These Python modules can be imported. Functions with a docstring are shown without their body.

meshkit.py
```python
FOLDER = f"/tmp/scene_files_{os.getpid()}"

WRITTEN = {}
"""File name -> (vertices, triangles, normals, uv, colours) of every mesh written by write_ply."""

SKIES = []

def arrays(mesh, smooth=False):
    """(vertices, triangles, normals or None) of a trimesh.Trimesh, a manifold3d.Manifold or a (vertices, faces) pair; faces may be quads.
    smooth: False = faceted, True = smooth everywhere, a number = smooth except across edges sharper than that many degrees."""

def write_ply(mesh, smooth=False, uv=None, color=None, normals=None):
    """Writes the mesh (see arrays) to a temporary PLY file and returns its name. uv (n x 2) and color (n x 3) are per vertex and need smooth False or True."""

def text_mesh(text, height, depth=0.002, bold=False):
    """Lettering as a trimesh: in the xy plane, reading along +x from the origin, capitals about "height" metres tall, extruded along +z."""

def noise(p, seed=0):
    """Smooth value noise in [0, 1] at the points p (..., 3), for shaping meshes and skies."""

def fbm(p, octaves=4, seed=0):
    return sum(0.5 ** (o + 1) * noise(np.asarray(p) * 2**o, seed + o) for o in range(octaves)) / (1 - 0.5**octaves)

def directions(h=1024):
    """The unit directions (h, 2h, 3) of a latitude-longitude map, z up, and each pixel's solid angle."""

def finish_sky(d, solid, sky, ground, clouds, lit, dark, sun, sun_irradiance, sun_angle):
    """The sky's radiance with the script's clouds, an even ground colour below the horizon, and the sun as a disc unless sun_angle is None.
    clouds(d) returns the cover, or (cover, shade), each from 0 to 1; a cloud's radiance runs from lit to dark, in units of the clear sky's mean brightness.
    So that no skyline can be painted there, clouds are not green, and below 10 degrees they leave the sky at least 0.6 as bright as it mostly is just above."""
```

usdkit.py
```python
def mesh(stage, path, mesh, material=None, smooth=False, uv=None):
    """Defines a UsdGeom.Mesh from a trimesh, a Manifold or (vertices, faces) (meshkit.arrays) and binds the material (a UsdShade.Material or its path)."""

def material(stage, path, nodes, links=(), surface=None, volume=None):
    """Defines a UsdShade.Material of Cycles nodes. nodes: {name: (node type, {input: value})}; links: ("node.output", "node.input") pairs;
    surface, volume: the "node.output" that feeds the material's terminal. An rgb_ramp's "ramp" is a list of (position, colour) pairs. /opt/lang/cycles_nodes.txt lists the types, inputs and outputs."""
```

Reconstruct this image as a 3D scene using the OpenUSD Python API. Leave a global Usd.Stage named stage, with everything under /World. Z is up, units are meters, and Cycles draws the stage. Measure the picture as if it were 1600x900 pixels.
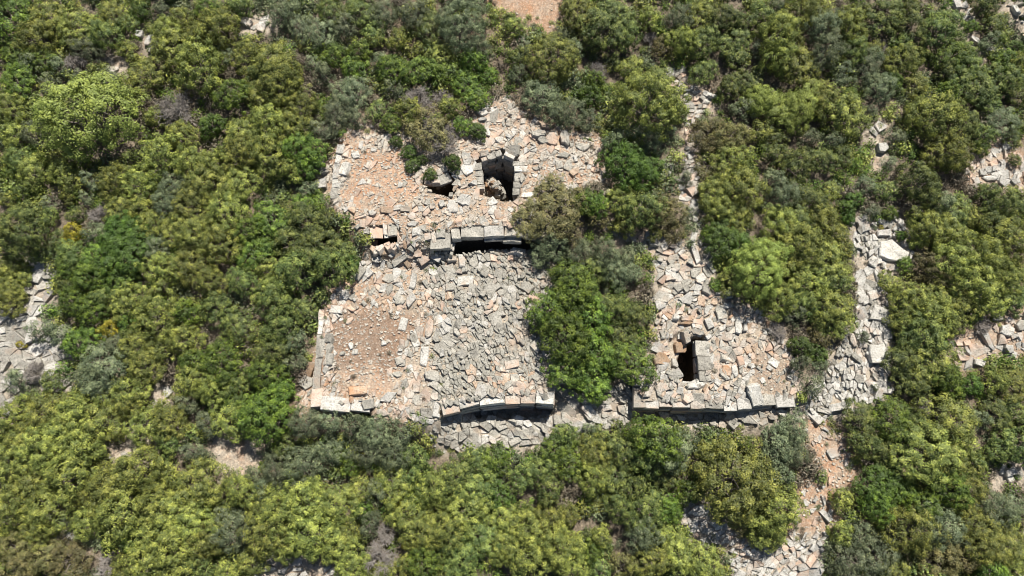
import math, random
import numpy as np
import shapely
from shapely.geometry import Polygon, LineString, Point
from scipy.spatial import Voronoi, cKDTree
from pxr import Usd, UsdGeom, UsdLux, UsdShade, Sdf, Gf, Vt
import usdkit, meshkit

stage = Usd.Stage.CreateInMemory()
UsdGeom.SetStageUpAxis(stage, UsdGeom.Tokens.z)
UsdGeom.SetStageMetersPerUnit(stage, 1.0)
UsdGeom.Xform.Define(stage, '/World')
rng = np.random.default_rng(7)

# ------------------------------------------------------------------ camera, sky, sun, exposure
TILT = math.radians(20)            # drone camera: tipped this far from straight down, looking uphill
DIST = 43.2
FPX = 1081.0                       # focal length in pixels of a 1600 px wide picture
CAM = np.array([0, -DIST * math.sin(TILT), DIST * math.cos(TILT)])
BACK = np.array([0, -math.sin(TILT), math.cos(TILT)])
RIGHT = np.array([1.0, 0, 0])
UP = np.cross(BACK, RIGHT)
cam = UsdGeom.Camera.Define(stage, '/World/camera')
M4 = Gf.Matrix4d(*RIGHT, 0, *UP, 0, *BACK, 0, *CAM, 1)
cam.AddTransformOp().Set(M4)
cam.CreateHorizontalApertureAttr(36.0)
cam.CreateVerticalApertureAttr(20.25)
cam.CreateFocalLengthAttr(36.0 * FPX / 1600)
cam.CreateClippingRangeAttr(Gf.Vec2f(0.5, 2000))
cam.CreateExposureAttr(0.86)

SUN_EL, SUN_AZ = math.radians(60), math.atan2(0.40, 0.92)
S = np.array([math.sin(SUN_AZ) * math.cos(SUN_EL), math.cos(SUN_AZ) * math.cos(SUN_EL), math.sin(SUN_EL)])
usdkit.material(stage, '/World/Looks/sky', {
    's': ('sky_texture', {'sky_type': 'single_scattering', 'sun_disc': False, 'sun_elevation': SUN_EL, 'sun_rotation': SUN_AZ, 'altitude': 400.0}),
    'b': ('background_shader', {'strength': 0.05})}, [('s.color', 'b.color')], surface='b.background')
dome = UsdLux.DomeLight.Define(stage, '/World/sky')
UsdShade.MaterialBindingAPI.Apply(dome.GetPrim()).Bind(UsdShade.Material.Get(stage, '/World/Looks/sky'))
sun = UsdLux.DistantLight.Define(stage, '/World/sun')
sun.CreateIntensityAttr(1.25); sun.CreateAngleAttr(0.53); sun.CreateNormalizeAttr(True)
sun.CreateColorAttr(Gf.Vec3f(1.0, 0.955, 0.88))
zx = np.cross([0, 0, 1.0], S); zx /= np.linalg.norm(zx); zy = np.cross(S, zx)
sun.AddTransformOp().Set(Gf.Matrix4d(*zx, 0, *zy, 0, *S, 0, 0, 0, 60, 1))

# ------------------------------------------------------------------ helpers
used = {}
def numbered(parent, name):
    k = used.get((parent, name), 0); used[(parent, name)] = k + 1
    return f'{parent}/{name}' + (f'_{k:03d}' if k else '')
def tag(p, label=None, cat=None, group=None, kind=None):
    p = p.GetPrim() if hasattr(p, 'GetPrim') else p
    for k, v in (('label', label), ('category', cat), ('group', group), ('kind', kind)):
        if v: p.SetCustomDataByKey(k, v)
    return p
def thing(name, loc=(0, 0, 0)):
    path = numbered('/World', name)
    x = UsdGeom.Xform.Define(stage, path)
    x.AddTranslateOp().Set(Gf.Vec3d(*map(float, loc)))
    return path
def obj(name, mesh, mat, parent='/World', smooth=False):
    path = numbered(parent, name)
    usdkit.mesh(stage, path, mesh, mats[mat], smooth=smooth)
    return path
def join(ms):
    vs, fs, n = [], [], 0
    for v, f in ms:
        vs.append(v); fs.append(np.asarray(f) + n); n += len(v)
    return np.vstack(vs), np.vstack(fs)

# ------------------------------------------------------------------ materials
mats = {}
def mat(name, *a, **k):
    mats[name] = usdkit.material(stage, '/World/Looks/' + name, *a, **k)
def srgb(r, g, b):
    return tuple(((c / 255) / 12.92 if c <= 10 else ((c / 255 + 0.055) / 1.055) ** 2.4) for c in (r, g, b))

def stone_mat(name, a, b, stain, amount, island=False):
    """limestone: two greys by cloudy noise, darker lichen specks, an earth stain; tone differs from stone to stone"""
    rnd = 'geo.random_per_island' if island else 'oi.random'
    nodes = {
        'geo': ('geometry', {}), 'oi': ('object_info', {}),
        'n1': ('noise_texture', {'scale': 2.3, 'detail': 5.0, 'roughness': 0.65}),
        'n2': ('noise_texture', {'scale': 13.0, 'detail': 4.0, 'roughness': 0.7}),
        'n3': ('noise_texture', {'scale': 0.9, 'detail': 4.0, 'roughness': 0.6}),
        'r1': ('rgb_ramp', {'ramp': [(0.32, b), (0.62, a)]}),
        'r2': ('rgb_ramp', {'ramp': [(0.36, (0.38, 0.38, 0.37)), (0.52, (1, 1, 1)), (0.75, (1.12, 1.12, 1.1))]}),
        'm1': ('mix', {'mix_type': 'multiply', 'fac': 0.85}),
        'r3': ('rgb_ramp', {'ramp': [(0.60 - 0.3 * amount, (0, 0, 0)), (0.80 - 0.3 * amount, (1, 1, 1))]}),
        'f3': ('math', {'math_type': 'multiply', 'value2': 0.85}),
        'm2': ('mix', {'mix_type': 'mix', 'color2': stain}),
        'tone': ('map_range', {'from_min': 0.0, 'from_max': 1.0, 'to_min': 0.80, 'to_max': 1.14}),
        'm3': ('mix', {'mix_type': 'multiply', 'fac': 1.0}),
        'cc': ('combine_color', {}),
        'add': ('math', {'math_type': 'add'}),
        'bump': ('bump', {'strength': 0.55, 'distance': 0.05}),
        'p': ('principled_bsdf', {'roughness': 0.9, 'specular_ior_level': 0.2}),
    }
    links = [('geo.position', 'n1.vector'), ('geo.position', 'n2.vector'), ('geo.position', 'n3.vector'),
             ('n1.fac', 'r1.fac'), ('n2.fac', 'r2.fac'), ('r1.color', 'm1.color1'), ('r2.color', 'm1.color2'),
             ('n3.fac', 'r3.fac'), ('r3.color', 'f3.value1'), ('f3.value', 'm2.fac'), ('m1.color', 'm2.color1'),
             (rnd, 'tone.value'), ('tone.result', 'cc.r'), ('tone.result', 'cc.g'), ('tone.result', 'cc.b'),
             ('m2.color', 'm3.color1'), ('cc.color', 'm3.color2'), ('m3.color', 'p.base_color'),
             ('n1.fac', 'add.value1'), ('n2.fac', 'add.value2'), ('add.value', 'bump.height'), ('bump.normal', 'p.normal')]
    mat(name, nodes, links, surface='p.BSDF')

RUST = (0.35, 0.19, 0.10)
stone_mat('stone_grey', (0.345, 0.325, 0.28), (0.225, 0.21, 0.178), (0.36, 0.275, 0.205), 0.2)
stone_mat('stone_warm', (0.44, 0.395, 0.335), (0.32, 0.278, 0.23), (0.42, 0.285, 0.205), 0.55)
stone_mat('stone_orange', (0.40, 0.315, 0.24), (0.32, 0.235, 0.165), RUST, 0.35)
stone_mat('stone_white', (0.50, 0.48, 0.43), (0.38, 0.36, 0.315), (0.40, 0.29, 0.19), 0.0)
stone_mat('stone_pale', (0.44, 0.42, 0.38), (0.32, 0.305, 0.27), (0.40, 0.30, 0.225), 0.25)
stone_mat('stone_brown', (0.27, 0.20, 0.14), (0.2, 0.155, 0.11), (0.26, 0.15, 0.08), 0.4)
stone_mat('chips_warm', (0.52, 0.475, 0.405), (0.40, 0.345, 0.275), RUST, 0.06, island=True)
stone_mat('chips_grey', (0.40, 0.38, 0.33), (0.28, 0.265, 0.22), (0.36, 0.27, 0.19), 0.1, island=True)

mat('soil', {
    'geo': ('geometry', {}), 'at': ('attribute', {'attribute': 'soil'}), 'sep': ('separate_color', {}),
    'n1': ('noise_texture', {'scale': 1.1, 'detail': 6.0, 'roughness': 0.65}),
    'n2': ('noise_texture', {'scale': 9.0, 'detail': 5.0, 'roughness': 0.7}),
    'v1': ('voronoi_texture', {'scale': 9.0}), 'v2': ('voronoi_texture', {'scale': 22.0}),
    'grit': ('rgb_ramp', {'ramp': [(0.3, (0.27, 0.225, 0.17)), (0.7, (0.42, 0.37, 0.30))]}),
    'red': ('rgb_ramp', {'ramp': [(0.3, (0.30, 0.15, 0.08)), (0.5, (0.36, 0.205, 0.12)), (0.68, (0.42, 0.32, 0.23))]}),
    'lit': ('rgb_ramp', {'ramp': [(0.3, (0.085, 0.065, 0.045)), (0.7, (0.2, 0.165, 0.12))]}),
    'brn': ('rgb_ramp', {'ramp': [(0.3, (0.135, 0.088, 0.062)), (0.7, (0.26, 0.185, 0.132))]}),
    'addr': ('math', {'math_type': 'add'}), 'subr': ('math', {'math_type': 'subtract', 'value2': 0.5}),
    'mulr': ('math', {'math_type': 'multiply', 'value2': 2.3}),
    'fr': ('math', {'math_type': 'add', 'use_clamp': True}),
    'm1': ('mix', {'mix_type': 'mix'}), 'm2': ('mix', {'mix_type': 'mix'}), 'm3': ('mix', {'mix_type': 'mix'}),
    'tone': ('rgb_ramp', {'ramp': [(0.0, (0.72, 0.72, 0.72)), (0.6, (1, 1, 1)), (1.0, (1.35, 1.33, 1.3))]}),
    'vb': ('rgb_to_bw', {}), 'm4': ('mix', {'mix_type': 'multiply', 'fac': 0.9}),
    'vb2': ('rgb_to_bw', {}), 'tone2': ('rgb_ramp', {'ramp': [(0.0, (0.8, 0.8, 0.8)), (0.7, (1, 1, 1)), (1.0, (1.35, 1.3, 1.25))]}),
    'm5': ('mix', {'mix_type': 'multiply', 'fac': 0.9}),
    'ba': ('math', {'math_type': 'add'}), 'bump': ('bump', {'strength': 0.7, 'distance': 0.06}),
    'p': ('principled_bsdf', {'roughness': 0.95, 'specular_ior_level': 0.15})},
    [('geo.position', 'n1.vector'), ('geo.position', 'n2.vector'), ('geo.position', 'v1.vector'), ('geo.position', 'v2.vector'),
     ('at.color', 'sep.color'), ('n2.fac', 'grit.fac'), ('n2.fac', 'red.fac'), ('n2.fac', 'lit.fac'), ('n2.fac', 'brn.fac'),
     ('n1.fac', 'subr.value1'), ('subr.value', 'mulr.value1'), ('mulr.value', 'fr.value1'), ('sep.r', 'fr.value2'),
     ('fr.value', 'm1.fac'), ('grit.color', 'm1.color1'), ('red.color', 'm1.color2'),
     ('sep.g', 'm2.fac'), ('m1.color', 'm2.color1'), ('brn.color', 'm2.color2'),
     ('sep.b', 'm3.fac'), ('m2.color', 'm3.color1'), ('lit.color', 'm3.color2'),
     ('v1.color', 'vb.color'), ('vb.val', 'tone.fac'), ('m3.color', 'm4.color1'), ('tone.color', 'm4.color2'),
     ('v2.color', 'vb2.color'), ('vb2.val', 'tone2.fac'), ('m4.color', 'm5.color1'), ('tone2.color', 'm5.color2'), ('m5.color', 'p.base_color'),
     ('vb.val', 'ba.value1'), ('n2.fac', 'ba.value2'), ('ba.value', 'bump.height'), ('bump.normal', 'p.normal')], surface='p.BSDF')

def leaf_mat(name, main, tip, dark, tipamt=0.5, trans=0.14):
    """leaves: dark mature green and paler young shoots in patches, each leaf and each shrub a little different"""
    mat(name, {
        'tc': ('texture_coordinate', {}), 'geo': ('geometry', {}), 'oi': ('object_info', {}),
        'n1': ('noise_texture', {'scale': 2.1, 'detail': 4.0, 'roughness': 0.75}),
        'off': ('math', {'math_type': 'multiply', 'value2': 37.0}),
        'cx': ('combine_xyz', {}), 'va': ('mix', {'mix_type': 'add', 'fac': 1.0}),
        'r1': ('rgb_ramp', {'ramp': [(0.31, dark), (0.47, main), (0.72 - 0.25 * tipamt, main), (0.86 - 0.25 * tipamt, tip)]}),
        'a1': ('map_range', {'from_min': 0.0, 'from_max': 1.0, 'to_min': -0.16, 'to_max': 0.16}),
        'add': ('math', {'math_type': 'add'}),
        'hv': ('map_range', {'from_min': 0.0, 'from_max': 1.0, 'to_min': 0.490, 'to_max': 0.514}),
        'vv': ('map_range', {'from_min': 0.0, 'from_max': 1.0, 'to_min': 0.72, 'to_max': 1.25}),
        'hsv': ('hsv', {'saturation': 0.98}),
        'p': ('principled_bsdf', {'roughness': 0.5, 'specular_ior_level': 0.35}),
        't': ('translucent_bsdf', {}), 'mx': ('mix_closure', {'fac': trans})},
        [('oi.random', 'off.value1'), ('off.value', 'cx.x'), ('off.value', 'cx.y'), ('tc.object', 'va.color1'), ('cx.vector', 'va.color2'),
         ('va.color', 'n1.vector'), ('geo.random_per_island', 'a1.value'), ('n1.fac', 'add.value1'), ('a1.result', 'add.value2'), ('add.value', 'r1.fac'),
         ('oi.random', 'hv.value'), ('oi.random', 'vv.value'), ('hv.result', 'hsv.hue'), ('vv.result', 'hsv.value'), ('r1.color', 'hsv.color'),
         ('hsv.color', 'p.base_color'), ('hsv.color', 't.color'), ('p.BSDF', 'mx.closure1'), ('t.BSDF', 'mx.closure2')], surface='mx.closure')
LEAF = {  # main, young shoots, mature
    'O': ((0.375, 0.390, 0.074), (0.640, 0.615, 0.170), (0.105, 0.128, 0.028), 0.68),
    'M': ((0.260, 0.295, 0.066), (0.470, 0.475, 0.130), (0.066, 0.094, 0.024), 0.5),
    'G': ((0.255, 0.285, 0.140), (0.400, 0.420, 0.230), (0.082, 0.104, 0.052), 0.5),
    'B': ((0.205, 0.280, 0.032), (0.370, 0.420, 0.055), (0.055, 0.092, 0.013), 0.5),
    'D': ((0.110, 0.172, 0.020), (0.190, 0.250, 0.034), (0.044, 0.078, 0.011), 0.38),
    'R': ((0.260, 0.225, 0.080), (0.370, 0.280, 0.115), (0.112, 0.108, 0.040), 0.5),
    'L': ((0.370, 0.420, 0.080), (0.550, 0.560, 0.160), (0.160, 0.200, 0.040), 0.6),
    'Y': ((0.560, 0.500, 0.030), (0.660, 0.590, 0.055), (0.310, 0.290, 0.026), 0.6)}
for k, (a, b, c, t) in LEAF.items():
    leaf_mat('leaf_' + k, a, b, c, t)
leaf_mat('leaf_dry', (0.20, 0.17, 0.115), (0.27, 0.23, 0.16), (0.12, 0.10, 0.07), 0.5, 0.1)
mat('bark', {'geo': ('geometry', {}), 'n': ('noise_texture', {'scale': 8.0, 'detail': 4.0}),
             'r': ('rgb_ramp', {'ramp': [(0.3, (0.10, 0.08, 0.06)), (0.7, (0.22, 0.19, 0.155))]}), 'p': ('principled_bsdf', {'roughness': 0.9})},
    [('geo.position', 'n.vector'), ('n.fac', 'r.fac'), ('r.color', 'p.base_color')], surface='p.BSDF')
mat('dead_wood', {'geo': ('geometry', {}), 'r': ('rgb_ramp', {'ramp': [(0.0, (0.24, 0.215, 0.19)), (1.0, (0.42, 0.39, 0.36))]}), 'p': ('principled_bsdf', {'roughness': 0.9})},
    [('geo.random_per_island', 'r.fac'), ('r.color', 'p.base_color')], surface='p.BSDF')
# ------------------------------------------------------------------ the lie of the land (photo pixels are used only to measure where things stand)
def base(x, y):
    p = np.stack([np.asarray(x, float) / 11.0, np.asarray(y, float) / 11.0, np.zeros_like(np.asarray(x, float))], -1)
    return 0.16 * np.asarray(y) + 0.9 * (meshkit.fbm(p + 50, 3, 3) - 0.5)
def ray(px, py):
    d = (np.asarray(px, float)[..., None] - 800) / FPX * RIGHT - (np.asarray(py, float)[..., None] - 450) / FPX * UP - BACK
    return d
def at_base(px, py, off=0.0):
    d = ray(px, py); t = np.full(d.shape[:-1], DIST)
    for _ in range(8):
        p = CAM + d * t[..., None]
        t = t + (base(p[..., 0], p[..., 1]) + off - p[..., 2]) / d[..., 2]
    return CAM + d * t[..., None]
def lerp(a, b, t): return a + (b - a) * np.clip(t, 0, 1)

# measured outlines, photo pixels
MAIN_LOWER = [(489, 637), (493, 560), (497, 480), (540, 440), (572, 400), (582, 374), (704, 374), (850, 374), (864, 470), (868, 600), (864, 632), (800, 629), (745, 636), (692, 650), (640, 655), (576, 645)]
MAIN_UPPER = [(518, 310), (521, 262), (527, 222), (575, 195), (640, 190), (700, 190), (750, 165), (800, 165), (880, 205), (945, 228), (945, 300), (856, 374), (706, 373), (640, 377), (582, 376), (548, 340)]
SOUTH_EAST = [(990, 637), (991, 602), (1020, 545), (1030, 480), (1060, 420), (1110, 420), (1200, 500), (1240, 560), (1245, 632), (1140, 642)]
def off_lower(py): return lerp(0.15, 1.55, (py - 385) / 245.)
def off_upper(py): return lerp(0.35, 1.25, (py - 200) / 172.)
def off_flat(py): return py * 0.0
def off_se(py): return lerp(0.0, 1.0, (py - 420) / 200.)
def poly_off(pts, off):
    p = np.array(pts, float)
    return at_base(p[:, 0], p[:, 1], off(p[:, 1]))[:, :2]
def poly_flat(pts):
    p = np.array(pts, float)
    return at_base(p[:, 0], p[:, 1])[:, :2]
W_LOWER, W_UPPER, W_SE = (poly_off(p, o) for p, o in ((MAIN_LOWER, off_lower), (MAIN_UPPER, off_upper), (SOUTH_EAST, off_se)))
SHARP = [LineString(W_LOWER[9:14]), LineString(np.vstack([W_LOWER[15:], W_LOWER[:3]])), LineString(W_UPPER[:3]), LineString(W_UPPER[11:13]), LineString(np.vstack([W_SE[8:], W_SE[:2]]))]
SHARP = shapely.union_all(SHARP)
pyline = np.linspace(0, 900, 91); yline = at_base(np.full(91, 800.), pyline)[:, 1]
def py_of_y(y): return np.interp(y, yline[::-1], pyline[::-1])
# pits, sunken chambers and added wall-foot trenches: outline at the rim, rim height, depth
PITS = [([(752, 254), (785, 243), (801, 250), (801, 304), (790, 306), (757, 296)], off_upper, 3.2, 0.22),
        ([(662, 282), (684, 283), (704, 270), (708, 300), (700, 304), (678, 298)], off_upper, 2.8, 0.0),
        ([(584, 368), (624, 366), (625, 385), (586, 390)], off_lower, 2.4, 0.0), ([(668, 378), (698, 376), (698, 394), (680, 393)], off_lower, 2.2, 0.0),
        ([(707, 362), (740, 358), (850, 360), (850, 375), (706, 375)], off_upper, 2.6, 0.0), ([(704, 372), (740, 369), (845, 368), (845, 377), (820, 376), (760, 376), (735, 380), (708, 386)], off_upper, 2.0, 0.0),
        ([(735, 642), (770, 635), (862, 635), (860, 645), (830, 650), (770, 648), (740, 648)], off_flat, 0.9, 0.05), ([(992, 640), (1100, 641), (1130, 643), (1120, 655), (1050, 660), (992, 658)], off_flat, 0.5, 0.05),  # trenches added along the wall feet to deepen the shadow there
        ([(1065, 562), (1071, 546), (1083, 531), (1097, 529), (1098, 594), (1068, 592)], off_se, 3.6, 0.0), ([(1046, 532), (1066, 520), (1068, 586), (1048, 578)], off_se, 0.4, 0.0)]
MOUNDS = [(766, 282, 0.85, 1.7), (776, 297, 0.62, 1.6)]   # fallen stone in the open chamber: x, y, radius, height
def height(x, y):
    x, y = np.broadcast_arrays(np.asarray(x, float), np.asarray(y, float)); shp = x.shape; x, y = x.ravel(), y.ravel()
    h = base(x, y); pts = shapely.points(x, y); py = py_of_y(y); rise = np.zeros_like(h)
    ds = shapely.distance(pts, SHARP)
    for W, off, soft in ((W_LOWER, off_lower, 2.2), (W_UPPER, off_upper, 2.0), (W_SE, off_se, 1.8)):
        P = Polygon(W); d = shapely.distance(pts, P); sd = np.where(d > 0, d, -shapely.distance(pts, P.exterior))
        t = np.clip(1 - d / soft, 0, 1); t = np.where(ds < np.abs(sd) + 0.08, np.clip(1 - (sd + 0.34) / 0.15, 0, 1), t * t * (3 - 2 * t))
        if off is off_upper:                      # west half of the terrace step has slumped into a ramp
            t = np.where((d > 0) & (x < -3.6) & (py > 360), np.clip(1 - d / 1.6, 0, 1), t)
        rise = np.maximum(rise, off(py) * t)
    for bx, by, br, bh in ((525, 652, 3.0, 1.25), (610, 655, 2.5, 0.9), (690, 662, 1.8, 0.7), (1190, 652, 2.6, 0.55)):      # ground heaped against the wall feet
        c = at_base(np.array([bx * 1.0]), np.array([by * 1.0]))[0]; rise = np.maximum(rise, bh * np.clip(1.15 - np.hypot(x - c[0], (y - c[1]) * 1.3) / br, 0, 1))
    rough = meshkit.fbm(np.stack([x * 1.3, y * 1.3, x * 0], -1) + 9, 3, 11) - 0.5
    h = h + rise + rough * 0.22
    for pts_, off, depth, grow in PITS:
        P = Polygon(poly_off(pts_, off)); d = shapely.distance(pts, P.buffer(grow))
        h = h - depth * np.clip(1 - d / 0.14, 0, 1)
    for mx, my, r, top in MOUNDS:
        off = off_se if mx > 900 else off_upper
        c = at_base(np.array([mx * 1.0]), np.array([my * 1.0]), off(my) - 1.2)[0]
        d = np.hypot(x - c[0], y - c[1]); inside = np.zeros(len(x), bool)
        for pts_, o2, depth, grow in PITS[:1]:
            inside |= shapely.contains(Polygon(poly_off(pts_, o2)).buffer(-0.05), pts)
        h = h + np.where(inside, top * np.clip(1.25 - d / r, 0, 1) * np.where(d < r * 1.25, 1, 0), 0)
    return h.reshape(shp)

def axis(lo, hi, f0, f1, fine, coarse):
    a = list(np.arange(f0, f1, fine)); s, v = fine, f0
    left = []
    while v > lo: s = min(s * 1.12, coarse if v > -45 else 8.0); v -= s; left.append(v)
    s, v = fine, a[-1]; right = []
    while v < hi: s = min(s * 1.12, coarse if v < 45 else 8.0); v += s; right.append(v)
    return np.array(left[::-1] + a + right)
GX, GY = axis(-160, 160, -14.5, 19.5, 0.14, 0.6), axis(-150, 150, -11.5, 13.5, 0.14, 0.6)
XX, YY = np.meshgrid(GX, GY); ZZ = height(XX, YY)
def H(x, y):
    x, y = np.asarray(x, float), np.asarray(y, float)
    i = np.clip(np.searchsorted(GX, x) - 1, 0, len(GX) - 2); j = np.clip(np.searchsorted(GY, y) - 1, 0, len(GY) - 2)
    u = np.clip((x - GX[i]) / (GX[i + 1] - GX[i]), 0, 1); v = np.clip((y - GY[j]) / (GY[j + 1] - GY[j]), 0, 1)
    return (ZZ[j, i] * (1 - u) + ZZ[j, i + 1] * u) * (1 - v) + (ZZ[j + 1, i] * (1 - u) + ZZ[j + 1, i + 1] * u) * v
def at(px, py, up=0.0):
    """where the sight line through a photo pixel first meets the ground (raised by up)"""
    px, py = np.atleast_1d(np.asarray(px, float)), np.atleast_1d(np.asarray(py, float))
    d = ray(px, py); b = at_base(px, py); t0 = (b[:, 2] - CAM[2]) / d[:, 2]
    best = None; done = np.zeros(len(px), bool); out = b.copy()
    for dz in np.arange(3.2, -3.6, -0.06):
        t = t0 + dz / d[:, 2]; p = CAM + d * t[:, None]
        hit = (~done) & (p[:, 2] <= H(p[:, 0], p[:, 1]) + up)
        out[hit] = p[hit]; done |= hit
    out[:, 2] = H(out[:, 0], out[:, 1])
    return out

# bare ground outlines (photo pixels): name, outline, redness, brown, pebble density, chip look
ZONES = {
 'upper': [(503, 300), (497, 262), (520, 225), (575, 193), (600, 215), (640, 195), (700, 190), (738, 195), (740, 168), (782, 150), (792, 150), (810, 175), (850, 190), (945, 225), (945, 290), (900, 300), (856, 374), (706, 373), (582, 378), (545, 340)],
 'lower_west': [(462, 645), (463, 595), (488, 560), (497, 480), (540, 440), (572, 400), (582, 378), (672, 374), (676, 480), (676, 560), (690, 650), (640, 655), (576, 645), (489, 642)],
 'lower_east': [(672, 374), (706, 373), (856, 374), (870, 470), (870, 600), (866, 633), (800, 629), (745, 636), (690, 650), (676, 560), (676, 480)],
 'apron': [(640, 648), (692, 652), (745, 640), (866, 638), (866, 580), (930, 600), (988, 590), (988, 642), (1150, 645), (1245, 640), (1240, 668), (1100, 668), (1000, 658), (900, 665), (850, 700), (770, 708), (690, 700)],
 'south_east': [(990, 637), (991, 602), (1015, 560), (1028, 480), (1120, 465), (1180, 480), (1215, 515), (1240, 560), (1250, 640), (1140, 642)],
 'gully_middle': [(940, 300), (960, 330), (980, 365), (1010, 372), (1050, 372), (1085, 395), (1084, 340), (1062, 300), (1070, 235), (1074, 170), (1045, 125), (1042, 108), (1062, 105), (1085, 140), (1115, 150), (1110, 165), (1090, 190), (1092, 300), (1092, 370), (1118, 405), (1108, 440), (1150, 470), (1120, 470), (1025, 482), (1020, 390), (960, 370), (944, 340)],
 'gully_right': [(1330, 350), (1345, 335), (1356, 350), (1380, 345), (1400, 340), (1425, 375), (1425, 400), (1405, 415), (1385, 430), (1390, 520), (1388, 590), (1400, 610), (1340, 640), (1290, 655), (1252, 650), (1262, 600), (1290, 580), (1310, 540), (1335, 500), (1336, 420)],
 'gully_soil': [(1250, 655), (1292, 655), (1332, 715), (1328, 752), (1292, 768), (1306, 800), (1290, 835), (1215, 845), (1245, 800), (1252, 755), (1282, 738), (1262, 690)],
 'gully_low': [(1290, 835), (1280, 905), (1140, 905), (1142, 850), (1100, 850), (1062, 815), (1066, 780), (1092, 780), (1130, 820), (1190, 850), (1215, 845)],
 'left_outcrop': [(40, 408), (80, 408), (82, 470), (60, 500), (115, 520), (118, 560), (98, 560), (110, 615), (60, 600), (0, 650), (-30, 650), (-30, 480), (10, 485), (40, 440)],
 'right_patch': [(1505, 250), (1560, 215), (1580, 230), (1620, 260), (1620, 300), (1560, 290), (1530, 300), (1510, 280)],
 'right_patch_low': [(1485, 520), (1540, 515), (1560, 500), (1620, 490), (1620, 560), (1560, 555), (1510, 580), (1490, 570)],
 'top_soil': [(750, -20), (875, -20), (878, 20), (870, 40), (845, 45), (825, 20), (770, 15)],
 'sandy_patch': [(322, 745), (340, 692), (400, 684), (416, 712), (392, 738), (350, 755)],
 'sandy_low': [(400, 890), (415, 870), (520, 878), (525, 905), (400, 905)],
 'top_left_slab': [(375, 30), (415, 22), (428, 45), (400, 58), (378, 50)],
 'left_gap': [(170, 92), (190, 92), (195, 118), (180, 118)], 'left_gap_b': [(212, 50), (226, 38), (245, 72), (238, 82)],
 'west_gap': [(238, 600), (275, 600), (270, 640), (245, 635)], 'west_gap_b': [(178, 650), (208, 640), (212, 670), (190, 675)],
 'low_left_gap': [(160, 695), (230, 690), (240, 705), (180, 722), (165, 715)], 'low_left_rocks': [(85, 835), (125, 830), (130, 850), (90, 850)],
 'top_right': [(1488, 0), (1505, 0), (1520, 30), (1512, 45), (1530, 75), (1545, 95), (1538, 98), (1510, 62), (1500, 30)],
 'far_right': [(1572, 0), (1592, 0), (1610, 40), (1610, 60), (1580, 40)], 'gully_top': [(1355, 210), (1372, 188), (1385, 230), (1378, 265), (1365, 270), (1368, 240)],
 'right_edge_low': [(1560, 735), (1600, 725), (1610, 740), (1580, 755), (1562, 775), (1548, 760)]}
ZW = {k: Polygon(poly_flat(v)).buffer(0) if k not in ('upper', 'lower_west', 'lower_east', 'south_east') else Polygon(poly_off(v, {'u': off_upper, 'l': off_lower, 's': off_se}[k[0]])).buffer(0) for k, v in ZONES.items()}
RED = {'upper': 0.40, 'lower_west': 0.45, 'lower_east': 0.02, 'apron': -0.2, 'south_east': 0.12, 'gully_middle': 0.1, 'gully_right': -0.15, 'gully_low': -0.05, 'gully_soil': 0.6, 'left_outcrop': -0.25, 'right_patch': 0.35,
       'right_patch_low': 0.4, 'top_soil': 0.6, 'sandy_patch': 0.08, 'sandy_low': 0.08}
allbare = shapely.union_all(list(ZW.values()))
pts = shapely.points(XX.ravel(), YY.ravel())
soil = np.zeros((XX.size, 3)); best = np.full(XX.size, 1e9)
for k, P in ZW.items():
    d = shapely.distance(pts, P); m = d < best
    soil[m, 0] = RED.get(k, 0.0); best = np.minimum(best, d)
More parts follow.
